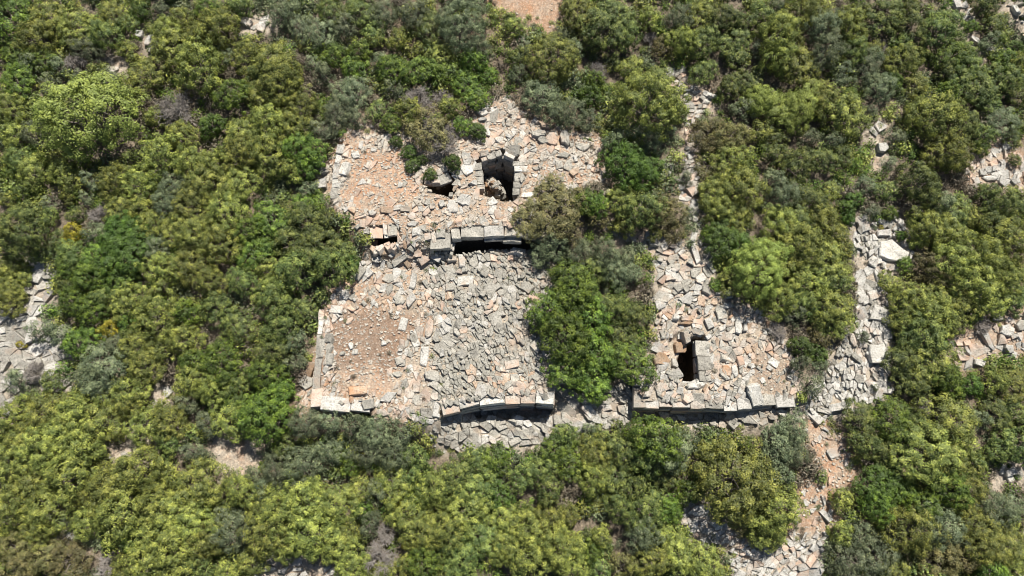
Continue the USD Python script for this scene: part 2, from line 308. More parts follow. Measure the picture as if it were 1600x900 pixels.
wob = meshkit.fbm(np.stack([XX.ravel() * 0.8, YY.ravel() * 0.8, 0 * XX.ravel()], -1), 3, 5) - 0.5
lower = (shapely.distance(pts, ZW['lower_west']) < 0.01) | (shapely.distance(pts, ZW['lower_east']) < 0.01)
mixed = np.clip((XX.ravel() + 6.6 + wob * 5) / 3.0, 0, 1); soil[lower, 0] = (0.42 * (1 - mixed) - 0.05 * mixed)[lower]
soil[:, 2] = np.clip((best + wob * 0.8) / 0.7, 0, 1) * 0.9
def patch(pts_, off, ch, amount, soft=0.5):
    d = shapely.distance(pts, Polygon(poly_off(pts_, off)))
    soil[:, ch] += amount * np.clip(1 - (d + wob * 1.8) / soft, 0, 1)
DUSTY = shapely.union_all([Point(at_base(np.array([a]), np.array([b]), off_lower(np.array([b])))[0][:2]).buffer(c * 0.04) for a, b, c in ((546, 512, 20.), (580, 506, 19.), (612, 516, 20.), (572, 530, 27.), (636, 500, 10.), (540, 540, 13.), (600, 542, 14.))])
soil[:, 1] += 0.9 * np.clip(1 - (shapely.distance(pts, DUSTY) + wob * 3.0) / 1.5, 0, 1)      # the brown, dusty floor of the south-west room
patch([(1178, 560), (1228, 566), (1226, 612), (1185, 608)], off_se, 1, 0.55)
patch([(620, 330), (580, 340), (570, 360), (600, 372), (640, 368)], off_upper, 0, 0.3)
patch([(560, 240), (640, 235), (650, 300), (600, 320), (545, 300)], off_upper, 0, 0.3)
patch([(770, 570), (820, 560), (850, 590), (840, 620), (790, 625)], off_lower, 0, 0.55)
patch([(900, 245), (945, 240), (945, 285), (905, 280)], off_upper, 0, 0.35)
patch([(655, 470), (675, 465), (672, 485)], off_lower, 0, 0.6); patch([(620, 505), (660, 500), (655, 545), (615, 545)], off_lower, 0, 0.4)
for p_, o_, dp, gw in PITS:      # soil painted darker in the deep holes to stand for their shade
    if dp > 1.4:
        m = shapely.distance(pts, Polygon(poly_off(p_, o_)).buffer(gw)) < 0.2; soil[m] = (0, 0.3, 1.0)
soil = np.clip(soil, -0.3, 1)
n1, n2 = XX.shape; idx = np.arange(XX.size).reshape(n1, n2)
quads = np.stack([idx[:-1, :-1], idx[:-1, 1:], idx[1:, 1:], idx[1:, :-1]], -1).reshape(-1, 4)
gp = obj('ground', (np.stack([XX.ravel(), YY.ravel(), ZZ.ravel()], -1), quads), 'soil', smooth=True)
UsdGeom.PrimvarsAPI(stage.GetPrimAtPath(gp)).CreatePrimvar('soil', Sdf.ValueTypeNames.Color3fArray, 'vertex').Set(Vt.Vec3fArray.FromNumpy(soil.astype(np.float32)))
tag(stage.GetPrimAtPath(gp), 'stony reddish hillside soil rising towards the top of the photo', 'ground', kind='structure')
# ------------------------------------------------------------------ stones
def slab(poly, thick, bevel, r, rough=0.03):
    """an angular stone: convex-ish outline, chamfered worn top, uneven faces; local coordinates, top at z = 0"""
    p = np.asarray(poly, float); n = len(p); c = p.mean(0); size = np.sqrt(max(Polygon(p).area, 1e-4))
    bevel = min(bevel, 0.22 * size)
    low = c + (p - c) * r.uniform(0.9, 1.06); top = c + (p - c) * (1 - bevel / max(0.3 * size, 0.05) * r.uniform(0.3, 0.6, (n, 1)))
    z = lambda a, s: a + r.normal(0, s, n)
    v = np.vstack([np.c_[low, np.full(n, -thick)], np.c_[p, z(-bevel, rough * 0.5)], np.c_[top, z(0, rough)], [[*c, r.normal(0, rough)]]])
    i = np.arange(n); j = (i + 1) % n; f = []
    for a in (0, n):
        f += [np.c_[a + i, a + j, a + n + j], np.c_[a + i, a + n + j, a + n + i]]
    f += [np.c_[2 * n + i, 2 * n + j, np.full(n, 3 * n)], np.c_[np.zeros(n - 2, int), i[2:], i[1:-1]]]
    return v, np.vstack(f)
def rand_poly(L, W, r, square=0.5):
    n = r.integers(5, 8)
    if r.random() < square:
        cut = r.uniform(0.05, 0.35); p = [(-1, -1), (1 - cut, -1), (1, -1 + cut * 1.3), (1, 1), (-1 + r.uniform(0, .4), 1), (-1, 0.6)]
        p = np.array(p, float) * r.uniform(0.85, 1.1, (6, 2))
    else:
        a = np.sort((np.arange(n) + r.uniform(-0.38, 0.38, n)) / n * 2 * np.pi); p = np.c_[np.cos(a), np.sin(a)] * 1.12 * r.uniform(0.85, 1.12, (n, 1))
    return np.array(shapely.convex_hull(shapely.multipoints(p * [L / 2, W / 2])).exterior.coords)[:-1][::-1].copy() if True else p
def ccw(p):
    p = np.asarray(p); return p if np.sum(p[:, 0] * np.roll(p[:, 1], -1) - p[:, 1] * np.roll(p[:, 0], -1)) > 0 else p[::-1]
def tilt(v, ax, ay):
    cx, sx, cy, sy = math.cos(ax), math.sin(ax), math.cos(ay), math.sin(ay)
    R = np.array([[1, 0, 0], [0, cx, -sx], [0, sx, cx]]) @ np.array([[cy, 0, sy], [0, 1, 0], [-sy, 0, cy]])
    return v @ R.T
def slope(x, y, e=0.5):
    return ((H(x + e, y) - H(x - e, y)) / (2 * e)).clip(-.45, .45), ((H(x, y + e) - H(x, y - e)) / (2 * e)).clip(-.45, .45)

# ------------------------------------------------------------------ masonry walls: each visible block its own part
def wall(name, label, line, off, thick, lengths, course, mix, group=None, topz=0.03, depth=None, rough=0.03, back=0.25, ragged=0.045):
    """dressed blocks laid end to end along a line (wall body on the right-hand side), in courses down to the ground outside"""
    r = np.random.default_rng(abs(hash(name + label[:0])) % 1000 + len(label)) if False else np.random.default_rng(len(label) * 7 + int(line[0][0]))
    P = poly_off(line, off); seg = LineString(P); root = thing(name, (0, 0, 0)); path = root
    tag(stage.GetPrimAtPath(root), label, 'stone wall', group)
    cells, dirs = [], np.diff(P, axis=0); ang = np.arctan2(dirs[:, 1], dirs[:, 0]); at_ = np.concatenate([[0], np.cumsum(np.linalg.norm(dirs, axis=1))])
    cuts = [0.0] + [at_[k] for k in range(1, len(ang)) if abs((ang[k] - ang[k - 1] + math.pi) % (2 * math.pi) - math.pi) > 0.6] + [seg.length]
    for s, end in zip(cuts[:-1], cuts[1:]):          # no block bends round a corner
        while s < end - 0.15:
            l = min(r.uniform(*lengths), end - s)
            if end - s - l < 0.3: l = end - s
            cells.append((s, s + l)); s += l
    for k, (a, b) in enumerate(cells):
        pa, pb = np.array(seg.interpolate(a).coords[0]), np.array(seg.interpolate(b).coords[0])
        d = (pb - pa) / (np.linalg.norm(pb - pa) + 1e-9); nrm = np.array([d[1], -d[0]])
        mid = (pa + pb) / 2; ztop = float(H(*(mid + nrm * (thick * 0.5 + back)))) + topz + r.normal(0, 0.035)
        zlow = float(H(*(mid - nrm * 0.5))) if depth is None else ztop - depth
        z, row = ztop, 0
        while row == 0 or z > zlow - 0.1:
            hgt = course * r.uniform(0.85, 1.2); th = thick * r.uniform(0.85, 1.12); sh = (0 if row == 0 else r.uniform(-0.12, 0.12)); g = 0.012
            q0, q1 = pa + d * (g + sh), pb + d * (sh - g); out = r.normal(0, ragged) + (0.02 if row else 0)
            m = r.uniform(0.4, 0.6); g += r.uniform(0, 0.02)
            poly = np.array([q0 - nrm * -out, q0 * (1 - m) + q1 * m - nrm * (-out + r.normal(0, .015)), q1 - nrm * -out, q1 + nrm * th * .5, q1 + nrm * th * r.uniform(.9, 1.05), (q0 + q1) / 2 + nrm * th * r.uniform(0.95, 1.08), q0 + nrm * th * r.uniform(.9, 1.05), q0 + nrm * th * .5])
            poly = ccw(poly); c = poly.mean(0)
            v, f = slab(poly - c, hgt - 0.015, 0.035, r, rough)
            if row == 0: v = tilt(v, r.normal(0, 0.03 + 0.4 * (ragged - 0.045)), r.normal(0, 0.03 + 0.4 * (ragged - 0.045)))
            v[:, :2] += c; v[:, 2] += z
            obj('block', (v, f), r.choice(mix), path)
            z -= hgt; row += 1
            if row > 8: break
    return root
G3 = ['stone_grey'] * 4 + ['stone_pale'] * 2 + ['stone_warm'] * 2
W3 = ['stone_grey', 'stone_warm', 'stone_warm', 'stone_warm', 'stone_pale', 'stone_pale', 'stone_grey', 'stone_white']
wall('ruined_wall', 'long south wall of the main ruin with a dark shadow below its edge', [(868, 590), (865, 632), (832, 629), (800, 630), (770, 632), (745, 636), (718, 643), (692, 650)], off_lower, 0.7, (0.7, 1.9), 0.42, W3, topz=0.0)
wall('ruined_wall', 'low corner wall of big pale slabs at the lower left corner of the main ruin', [(578, 645), (530, 640), (489, 637), (490, 600), (493, 560), (495, 520), (498, 482)], off_lower, 0.7, (0.9, 2.0), 0.45, ['stone_pale', 'stone_pale', 'stone_grey', 'stone_warm'])
wall('ruined_wall', 'straight white edge of blocks along the upper left side of the main ruin', [(517, 312), (519, 285), (522, 258), (527, 226)], off_upper, 0.55, (0.6, 1.1), 0.4, ['stone_white', 'stone_pale', 'stone_pale', 'stone_grey'])
wall('ruined_wall', 'broken terrace wall above the long black shadow slot across the ruin', [(856, 373), (820, 370), (790, 369), (760, 371), (735, 369), (706, 374), (704, 388), (672, 389)], off_upper, 1.15, (0.3, 1.6), 0.26, ['stone_grey', 'stone_grey', 'stone_pale'], depth=0.24, topz=-0.05, rough=0.06, back=0.9, ragged=0.13)
wall('chamber_wall', 'block lining of the square pit at the top of the main ruin', [(803, 305), (802, 252), (786, 244), (753, 254), (757, 296)], off_upper, 1.05, (0.42, 0.62), 0.4, ['stone_grey', 'stone_grey', 'stone_pale', 'stone_warm'], depth=2.9, topz=0.0)
wall('ruined_wall', 'south wall of the smaller ruin on the right, shadowed along its foot', [(1242, 634), (1205, 636), (1175, 640), (1140, 642), (1100, 640), (1060, 640), (1020, 639), (990, 637), (990, 604)], off_se, 0.7, (0.7, 1.5), 0.42, W3)
wall('chamber_wall', 'big block lining on the right side of the deep narrow pit', [(1090, 597), (1088, 570), (1086, 532)], off_se, 0.95, (0.62, 0.95), 0.4, ['stone_grey', 'stone_warm', 'stone_grey'], depth=0.38, topz=0.1, back=0.6)
wall('chamber_wall', 'low block lining on the lower left of the deep narrow pit', [(1066, 594), (1088, 598)], off_se, 0.8, (0.6, 1.0), 0.4, ['stone_grey', 'stone_warm', 'stone_pale'], depth=0.38, topz=0.03, back=0.6)
for ln, o, nm in (([(625, 377), (605, 379), (583, 381)], off_lower, 'short broken ledge over the small slot left of the long black slot'), ([(699, 386), (684, 387), (667, 390)], off_lower, 'short broken ledge over the small slot beside the long black slot'), ([(707, 282), (686, 291), (662, 290)], off_upper, 'broken ledge over the dark slit left of the square pit')):
    wall('ruined_wall', nm, ln, o, 0.75, (0.25, 0.95), 0.2, W3, depth=0.18, topz=-0.04, rough=0.05, back=0.6, ragged=0.1)  # rim ledges added to overhang the slots and keep them black

# ------------------------------------------------------------------ single stones that stand out: photo x, y, length, width (pixels), turn (degrees), look, height
STONES = """854 197 32 14 -6 o .35;842 211 25 13 0 g .3;848 221 18 12 -20 g .25;862 219 19 22 10 w .3;882 219 15 26 15 g .45;816 213 12 15 0 h .2;758 247 15 9 10 g .2;800 238 24 18 0 g .2
836 254 14 9 0 p .15;838 264 14 8 -8 g .15;826 306 24 9 0 h .2;726 314 24 19 10 p .2;706 322 15 24 5 p .15;774 272 14 18 15 g .25;781 285 13 13 40 b .2;910 231 24 14 0 g .2;888 261 14 18 -12 g .2;874 259 12 15 10 g .2;881 244 19 10 5 g .2;931 231 14 9 -10 w .2
940 250 16 10 40 b .3;538 266 14 22 -12 h .25;556 243 12 11 20 p .2;503 258 12 11 20 g .35;507 270 15 12 -30 g .35;502 290 18 16 10 p .4;625 408 26 10 36 g .28;662 406 16 15 35 w .2;637 415 14 8 -55 b .25;622 326 22 10 15 p .2;633 328 16 9 0 g .22;709 326 14 16 0 p .15;703 426 20 22 20 g .25
727 440 26 17 5 h .22;707 406 15 8 10 g .25;739 411 17 16 30 g .2;722 408 10 24 8 p .25;808 395 26 13 -8 p .3;788 382 13 9 -30 g .2;624 468 17 19 8 g .25;642 470 13 22 -18 p .25;646 440 9 27 -4 p .25;670 458 10 15 -20 w .2;704 450 15 12 0 g .25;822 450 22 17 -12 g .3;702 463 8 13 0 o .2;576 428 13 13 45 p .25
600 396 20 8 5 b .15;612 400 12 7 5 p .15;649 364 10 11 10 h .25;645 351 18 8 10 p .2;766 454 18 21 -25 g .25;504 488 24 13 0 w .4;526 485 20 13 -5 p .25;514 529 14 16 5 g .25;514 546 13 20 0 g .22;515 563 11 18 0 g .22;496 594 15 38 -4 p .35;482 579 19 22 -20 b .45;481 599 20 18 -35 g .4
631 508 12 20 -12 h .25;549 540 7 11 20 h .15;555 550 9 8 0 h .15;600 537 10 8 -30 h .15;650 537 12 12 30 h .2;664 557 12 30 -3 p .3;671 512 11 30 -4 w .25;624 564 12 12 20 g .2;622 586 14 8 10 g .2;560 611 26 13 6 o .3;678 589 24 15 -25 g .3;683 604 18 10 -40 g .3;576 633 17 13 10 g .3;600 645 20 10 -5 w .2
1033 562 25 20 0 b .3;1027 545 18 15 -25 p .25;1063 545 19 15 0 b .3;1054 568 10 17 10 g .25;1063 561 10 15 15 b .25;1056 583 17 11 -20 g .25;1178 621 20 30 18 h .5;1201 629 24 14 0 w .35;1168 547 11 13 20 o .2;1208 567 15 11 -35 h .2;1091 624 19 17 -10 g .15;998 625 15 19 10 p .15
1055 497 14 11 -10 p .35;1069 498 11 9 0 w .35;1078 499 10 9 0 o .3;1072 506 24 6 8 b .35;1107 507 10 17 20 p .35;1152 512 11 26 -5 h .3;1125 490 16 20 10 g .3;1156 565 11 14 15 w .25;1135 579 14 18 30 o .2;1147 581 9 18 8 p .25;1136 564 11 9 0 h .25;1063 526 10 11 0 h .3;1073 529 10 18 15 g .3;1088 600 30 13 12 p .1;1128 584 10 18 20 g .25
1018 370 20 16 -8 p .4;1021 382 15 9 0 g .35;1086 398 9 32 14 p .3;1048 408 13 18 -15 g .3;1103 455 12 18 30 g .35;1094 437 14 13 25 h .35;1072 468 24 17 15 p .25;1068 402 13 9 -25 w .2;1047 430 16 20 0 p .25;1094 472 12 16 -5 o .25;1060 380 10 16 10 g .25;1058 452 12 12 35 g .3;1083 372 9 16 -20 p .25
1393 394 50 34 -12 h .35;1378 366 22 10 5 p .35;1347 351 17 26 10 p .3;1374 493 30 24 -20 h .35;1363 462 20 15 20 p .25;1370 557 34 34 0 h .5;1372 493 14 12 -35 p .2;1385 523 14 16 0 p .3;1307 637 32 11 10 p .45;1286 643 22 8 -15 g .35;1376 235 18 16 0 h .5;1430 331 15 14 25 p .45;1331 532 9 20 10 w .3;1405 350 10 14 -20 p .3;1336 560 9 22 35 g .3
1545 280 24 9 0 p .25;1574 231 10 8 0 h .3;1550 258 14 9 20 w .2;1522 293 11 9 -30 g .3;1584 20 9 19 25 h .4;1492 10 13 18 10 p .4;1522 66 9 19 40 p .35;1545 81 14 11 -20 p .35;1570 518 20 18 15 p .4;1591 511 14 16 -20 g .4;1573 547 16 13 -40 p .4;1528 568 16 10 -15 h .35;1556 497 14 10 0 p .3
58 427 40 36 0 h .3;220 56 13 12 0 p .4;236 66 11 20 -30 p .35;410 47 17 18 8 p .35;388 38 16 14 0 w .3;220 702 17 10 25 h .35;205 665 12 14 -30 p .3;117 838 16 14 30 p .35;92 840 14 9 20 p .3;1045 117 16 20 -10 p .35;1063 112 14 12 15 g .3;1042 268 14 22 -10 p .35;1112 152 16 8 -20 p .3;754 178 20 12 -20 h .35;1440 632 16 9 -10 p .4;1442 636 20 10 15 p .4;1575 738 18 10 20 p .4;1330 723 7 9 0 h .2"""
LOOKS = {'g': ('stone_grey', 'grey'), 'p': ('stone_pale', 'pale grey'), 'w': ('stone_warm', 'beige'), 'o': ('stone_orange', 'orange-stained'), 'h': ('stone_white', 'whitish'), 'b': ('stone_brown', 'brown')}
ANCHORS = [('the square pit', 778, 272), ('the long black slot', 765, 372), ('the brown dusty ruin floor', 565, 518), ('the long south wall', 775, 630), ('the lower left ruin corner', 488, 632),
 ('the straight white block edge', 518, 265), ('the deep narrow pit', 1072, 565), ("the smaller ruin's south wall", 1070, 640), ('the big flat pale slab', 1393, 394), ('the big white gully boulder', 1370, 557),
 ('the orange right-edge rubble patch', 1550, 255), ('the lower right-edge soil patch', 1525, 540), ('the red top-edge soil patch', 815, 10), ('the grey left-edge bedrock', 55, 500), ('the sandy lower-left clearing', 370, 712),
 ('the stony bottom-edge gully', 1225, 855), ('the broad pale green tree', 155, 180), ('the grey dead thicket', 680, 185), ('the green trees between ruins', 920, 540), ('the russet thicket beside ruin', 865, 330),
 ('the rock gap at top left', 400, 40), ('the top left corner', 0, 0), ('the bottom left corner', 0, 900), ('the top right corner', 1600, 0), ('the bottom right corner', 1600, 900), ('the stony mid-right path', 1065, 400),
 ('the narrow path at upper middle', 1080, 190), ('the round yellowish lower-right tree', 1140, 740), ('the big yellow upper-right oak', 1225, 80), ('the small bottom-edge clearing', 460, 885), ('the orange lower-right gully strip', 1280, 735)]
def whereabouts(x, y):
    dist = [math.hypot(x - ax, y - ay) for _, ax, ay in ANCHORS]; k = int(np.argmin(dist)); n, ax, ay = ANCHORS[k]
    if dist[k] < 14: return n, 'at', dist[k]
    a = math.degrees(math.atan2(y - ay, x - ax)) % 360
    w = ['right of', 'below and right of', 'below', 'below and left of', 'left of', 'above and left of', 'above', 'above and right of'][int((a + 22.5) // 45) % 8]
    return n, w, dist[k]
ORD = ['nearest', 'second nearest', 'third nearest', 'fourth nearest', 'fifth nearest', 'sixth nearest', 'seventh nearest', 'eighth nearest', 'ninth nearest', 'tenth nearest', 'eleventh nearest', 'twelfth nearest']
def give_labels(items):
    """items: (prim path, look, x, y, category, group). Words that single each one out: its look, where it stands, and its rank there"""
    sets = {}
    for it in items:
        n, w, d = whereabouts(it[2], it[3]); sets.setdefault((it[1], n, w), []).append((d, it))
    for (look, n, w), found in sets.items():
        found.sort(key=lambda q: q[0])
        for k, (d, it) in enumerate(found):
            text = f'{look} {w} {n}' if len(found) == 1 else f'{ORD[min(k, 11)]} {look} {w} {n}'
            tag(stage.GetPrimAtPath(it[0]), text, it[4], it[5])
stone_items, stone_spots = [], []
r = np.random.default_rng(21)
rows = [q.split() for q in STONES.replace('\n', ';').split(';')]
SP = at([float(q[0]) for q in rows], [float(q[1]) for q in rows])
for q, p in zip(rows, SP):
    L, Wd, turn, hh = float(q[2]) * 0.04, float(q[3]) * 0.041, math.radians(float(q[4])), float(q[6])
    poly = ccw(rand_poly(L, Wd, r, 0.6)); poly = poly if L * Wd < 1.2 else ccw(rand_poly(L, Wd, r, 0.0))
    if L * Wd > 0.5:   # bigger slabs get a more broken outline
        n = len(poly); e = (poly + np.roll(poly, -1, 0)) / 2 + r.normal(0, 0.035 * math.sqrt(L * Wd), (n, 2)); poly = np.stack([poly, e], 1).reshape(-1, 2)
    v, f = slab(poly, hh + 0.35, 0.05, r, 0.02 + 0.012 * L)
    c, s = math.cos(turn), math.sin(turn); v[:, :2] = v[:, :2] @ np.array([[c, s], [-s, c]])
    gx, gy = slope(p[0], p[1]); v = tilt(v, math.atan(gy) * 0.8 + r.normal(0, 0.06), -math.atan(gx) * 0.8 + r.normal(0, 0.06))
    mt, word = LOOKS[q[5]]
    path = obj('stone_slab', (v, f), mt)
    UsdGeom.Xformable(stage.GetPrimAtPath(path)).AddTranslateOp().Set(Gf.Vec3d(float(p[0]), float(p[1]), float(p[2] + hh * 0.75)))
    size = 'large' if L * Wd > 0.75 else 'small' if L * Wd < 0.25 else 'medium'
    shape = 'long ' if max(L / Wd, Wd / L) > 1.9 else ''
    stone_items.append((path, f'{size} {shape}{word} stone', float(q[0]), float(q[1]), 'stone', 'loose stones on the ruins and gullies'))
    stone_spots.append((p[0], p[1], max(L, Wd) * 0.42))
give_labels(stone_items)
SPOTS = shapely.union_all([Point(a, b).buffer(c) for a, b, c in stone_spots])
PITZONE = shapely.union_all([Polygon(poly_off(a, o)).buffer(0.05) for a, o, d, gw in PITS if o is not off_flat])
WALLTOPS = shapely.union_all([g.buffer(0.5) for g in [SHARP]])

# ------------------------------------------------------------------ rubble: packed broken slabs, the 300 largest of each field one by one
# field: label, spacing (m), share missing, overlap slabs per m2, materials, mean height
FIELDS = {
 'upper': ('orange and beige rubble covering the upper terrace of the main ruin', 0.27, 0.30, 1.3, ['stone_warm'] * 7 + ['stone_orange'] * 2 + ['stone_pale'] * 4 + ['stone_grey'] * 2, 0.06),
 'lower_west': ('beige and orange rubble on the left of the lower terrace', 0.28, 0.28, 1.3, ['stone_warm'] * 8 + ['stone_orange'] * 2 + ['stone_pale'] * 4 + ['stone_grey'] * 3, 0.07),
 'lower_east': ('dense grey slab rubble on the right of the lower terrace', 0.24, 0.05, 2.4, ['stone_grey'] * 9 + ['stone_warm'] * 2 + ['stone_pale'] * 2, 0.12),
 'apron': ('grey tumbled slabs below the long south wall', 0.38, 0.06, 3.2, ['stone_grey'] * 7 + ['stone_pale'] * 3, 0.14),
 'south_east': ('beige rubble on top of the smaller ruin', 0.28, 0.14, 1.8, ['stone_warm'] * 4 + ['stone_grey'] * 3 + ['stone_pale'] * 4 + ['stone_orange'], 0.10),
 'gully_middle': ('pale rubble of the stony path above the smaller ruin', 0.33, 0.10, 1.6, ['stone_pale'] * 4 + ['stone_grey'] * 3 + ['stone_warm'] * 2, 0.12),
 'gully_right': ('pale rubble filling the gully on the right', 0.27, 0.06, 1.6, ['stone_pale'] * 6 + ['stone_white'] + ['stone_grey'] * 1, 0.13),
 'gully_low': ('pale rubble in the gully at the bottom right', 0.27, 0.12, 1.4, ['stone_pale'] * 5 + ['stone_white'] + ['stone_warm'], 0.12),
 'gully_soil': ('pinkish soil and small stones in the lower right gully', 0.26, 0.8, 0.5, ['stone_pale'] * 4 + ['stone_warm'] * 3, 0.09),
 'left_outcrop': ('cracked grey bedrock outcrop at the left edge', 0.48, 0.05, 0.5, ['stone_pale'] * 2 + ['stone_grey'] * 5, 0.14),
 'right_patch': ('orange and white rubble patch at the right edge', 0.34, 0.4, 1.2, ['stone_pale'] * 4 + ['stone_warm'] * 2, 0.1),
 'right_patch_low': ('stones on the soil patch low on the right edge', 0.38, 0.5, 0.8, ['stone_pale'] * 4 + ['stone_warm'] * 2, 0.12)}
GAPS = [k for k in ZONES if k not in FIELDS and k not in ('top_soil', 'sandy_patch')]
def field_cells(P, sp, r, miss):
    th, st = r.uniform(0, math.pi), 1.35
    A = np.array([[math.cos(th), math.sin(th)], [-math.sin(th), math.cos(th)]]) * np.array([[st ** .5], [st ** -.5]]); B = np.linalg.inv(A)
    Q = np.array(P.buffer(1.2).exterior.coords) @ A.T; lo, hi = Q.min(0), Q.max(0)
    gx, gy = np.meshgrid(np.arange(lo[0], hi[0], sp), np.arange(lo[1], hi[1], sp * 0.87)); gx[1::2] += sp / 2
    g = np.c_[gx.ravel(), gy.ravel()] + r.normal(0, 0.30 * sp, (gx.size, 2))
    big = meshkit.noise(np.c_[g * 0.9, np.zeros(len(g))], 5); g = g[r.random(len(g)) > 0.02 + 0.75 * np.clip((big - 0.35) * 2, 0, 1)]
    vor = Voronoi(g); out = []
    for i in range(len(g)):
        reg = vor.regions[vor.point_region[i]]
        if -1 in reg or len(reg) < 4: continue
        poly = Polygon(vor.vertices[reg] @ B.T)
        c = poly.centroid
        if poly.area > 7 * sp * sp or not P.contains(c): continue
        out.append(poly)
    return out
def chips(P, density, smin, smax, r, thin=0.35):
    """small angular stones, joined: too many to pick apart"""
    n = int(P.area * density); lo = np.array(P.bounds[:2]); hi = np.array(P.bounds[2:])
    q = lo + r.random((int(n * (hi - lo).prod() / P.area) + 10, 2)) * (hi - lo); q = q[shapely.contains_xy(P, q)]
    if len(q) < 3: return None
    m = len(q); s = smin * (smax / smin) ** (r.random(m) ** 2.0); a = r.uniform(0, 2 * np.pi, m)
    ang = a[:, None] + np.array([0, 1.2, 2.6, 3.7, 5.0]) + r.uniform(-0.4, 0.4, (m, 5)); rad = s[:, None] * r.uniform(0.34, 0.62, (m, 5))
    ring = np.stack([np.cos(ang) * rad, np.sin(ang) * rad * 0.8], -1)
    tl = r.normal(0, 0.22, (m, 2)); z = H(q[:, 0], q[:, 1])
    low = np.concatenate([q[:, None] + ring * 1.1, np.broadcast_to((z - 0.05)[:, None, None], (m, 5, 1))], -1)
    topz = z[:, None] + s[:, None] * thin * r.uniform(0.5, 1, (m, 1)) + np.einsum('mik,mk->mi', ring, tl)
    top = np.concatenate([q[:, None] + ring * r.uniform(0.75, 0.95, (m, 1, 1)), topz[..., None]], -1)
    v = np.concatenate([low, top], 1).reshape(-1, 3); i = np.arange(5); j = (i + 1) % 5
    f0 = np.vstack([np.c_[i, j, 5 + j], np.c_[i, 5 + j, 5 + i], [[5, 6, 7], [5, 7, 8], [5, 8, 9]]])
    return v, (np.arange(m)[:, None, None] * 10 + f0).reshape(-1, 3)
brown_floor = DUSTY.buffer(0.25).union(Polygon(poly_off([(522, 550), (600, 540), (635, 590), (600, 618), (530, 605)], off_lower)))
se_soil = Polygon(poly_off([(1178, 555), (1228, 560), (1236, 615), (1170, 612)], off_se))
upper_soil = Polygon(poly_off([(545, 245), (620, 235), (650, 280), (640, 320), (560, 330), (530, 310)], off_upper))
for zi, (zone, (label, sp, miss, over, mm, hm)) in enumerate(FIELDS.items()):
    r = np.random.default_rng(100 + zi); P = ZW[zone]; made = []
    root = thing('bedrock' if zone == 'left_outcrop' else 'rubble_field'); tag(stage.GetPrimAtPath(root), label, 'rubble', kind='structure')
    clear = SPOTS.union(PITZONE)
    for poly in field_cells(P, sp, r, miss):
        c = poly.centroid; m2 = miss
        if zone == 'lower_west' and brown_floor.contains(c): m2 = 0.96
        if zone == 'south_east' and se_soil.contains(c): m2 = 0.9
        if zone == 'upper' and upper_soil.contains(c): m2 = 0.8
        if r.random() < m2 or clear.contains(c): continue
        if zone in ('lower_west', 'lower_east', 'south_east', 'upper') and SHARP.distance(c) < 0.15: continue
        p = poly.buffer(-r.uniform(0.0, 0.03)).simplify(0.035)
        if p.is_empty or p.geom_type != 'Polygon' or p.area < 0.02: continue
        q = ccw(np.array(p.exterior.coords)[:-1]); 
        if len(q) < 4: continue
        c = q.mean(0); hh = hm * (0.3 + 1.9 * r.random() ** 1.5); sz = math.sqrt(p.area)
        v, f = slab((q - c) * r.uniform(0.92, 1.22) * (1 + r.normal(0, 0.07, (len(q), 1))), 0.3 + hh, 0.03, r, 0.03 * sz + 0.01); gx, gy = slope(c[0], c[1], 0.3)
        k = 0.4 if zone == 'left_outcrop' else 1.0
        v = tilt(v, math.atan(gy) + k * r.normal(0.03, 0.11), -math.atan(gx) + k * r.normal(0, 0.11))
        made.append((p.area, v + [c[0], c[1], float(H(*c)) + hh], f))
    for _ in range(int(P.area * over)):
        lo, hi = np.array(P.bounds[:2]), np.array(P.bounds[2:]); c = lo + r.random(2) * (hi - lo); pt = Point(c)
        if not P.contains(pt) or clear.contains(pt): continue
        if (zone == 'lower_west' and brown_floor.contains(pt)) or (zone == 'upper' and upper_soil.contains(pt)): continue
        L = sp * 0.8 + 0.75 * r.random() ** 2.4; Wd = L * r.uniform(0.4, 0.9); q = ccw(rand_poly(L, Wd, r)); hh = r.uniform(0.07, 0.22)
        v, f = slab(q, r.uniform(0.15, 0.3), 0.03, r, 0.02); a = r.uniform(0, 6.28); v[:, :2] = v[:, :2] @ np.array([[math.cos(a), math.sin(a)], [-math.sin(a), math.cos(a)]])
        v = tilt(v, r.normal(0.05, 0.17), r.normal(0, 0.17)); made.append((L * Wd, v + [c[0], c[1], float(H(*c)) + hh], f))
    made.sort(key=lambda t: -t[0])
    for k, (a, v, f) in enumerate(made[:300]):
        m3 = mm
        if zone[:5] == 'lower':      # the grey spill of slabs fades into the earthy side
            cx, cy = v[:, :2].mean(0); g = np.clip((cx + 6.6 + 5 * (float(meshkit.fbm(np.array([cx * .8, cy * .8, 0]), 3, 5)) - .5)) / 3.0, 0, 1); g *= 0.55 if cy < -5.3 else 1
            m3 = FIELDS['lower_east' if r.random() < g else 'lower_west'][4]
        obj('stone', (v, f), r.choice(m3), root)
    if len(made) > 300:
        sp_ = obj('small_rubble', join([(v, f) for a, v, f in made[300:]]), 'chips_warm' if RED[zone] > 0.25 else 'chips_grey', root); tag(stage.GetPrimAtPath(sp_), kind='stuff')
root = thing('fallen_stones'); tag(stage.GetPrimAtPath(root), 'broken stones heaped on the floors of the two open pits', 'rubble', kind='structure'); r = np.random.default_rng(9)
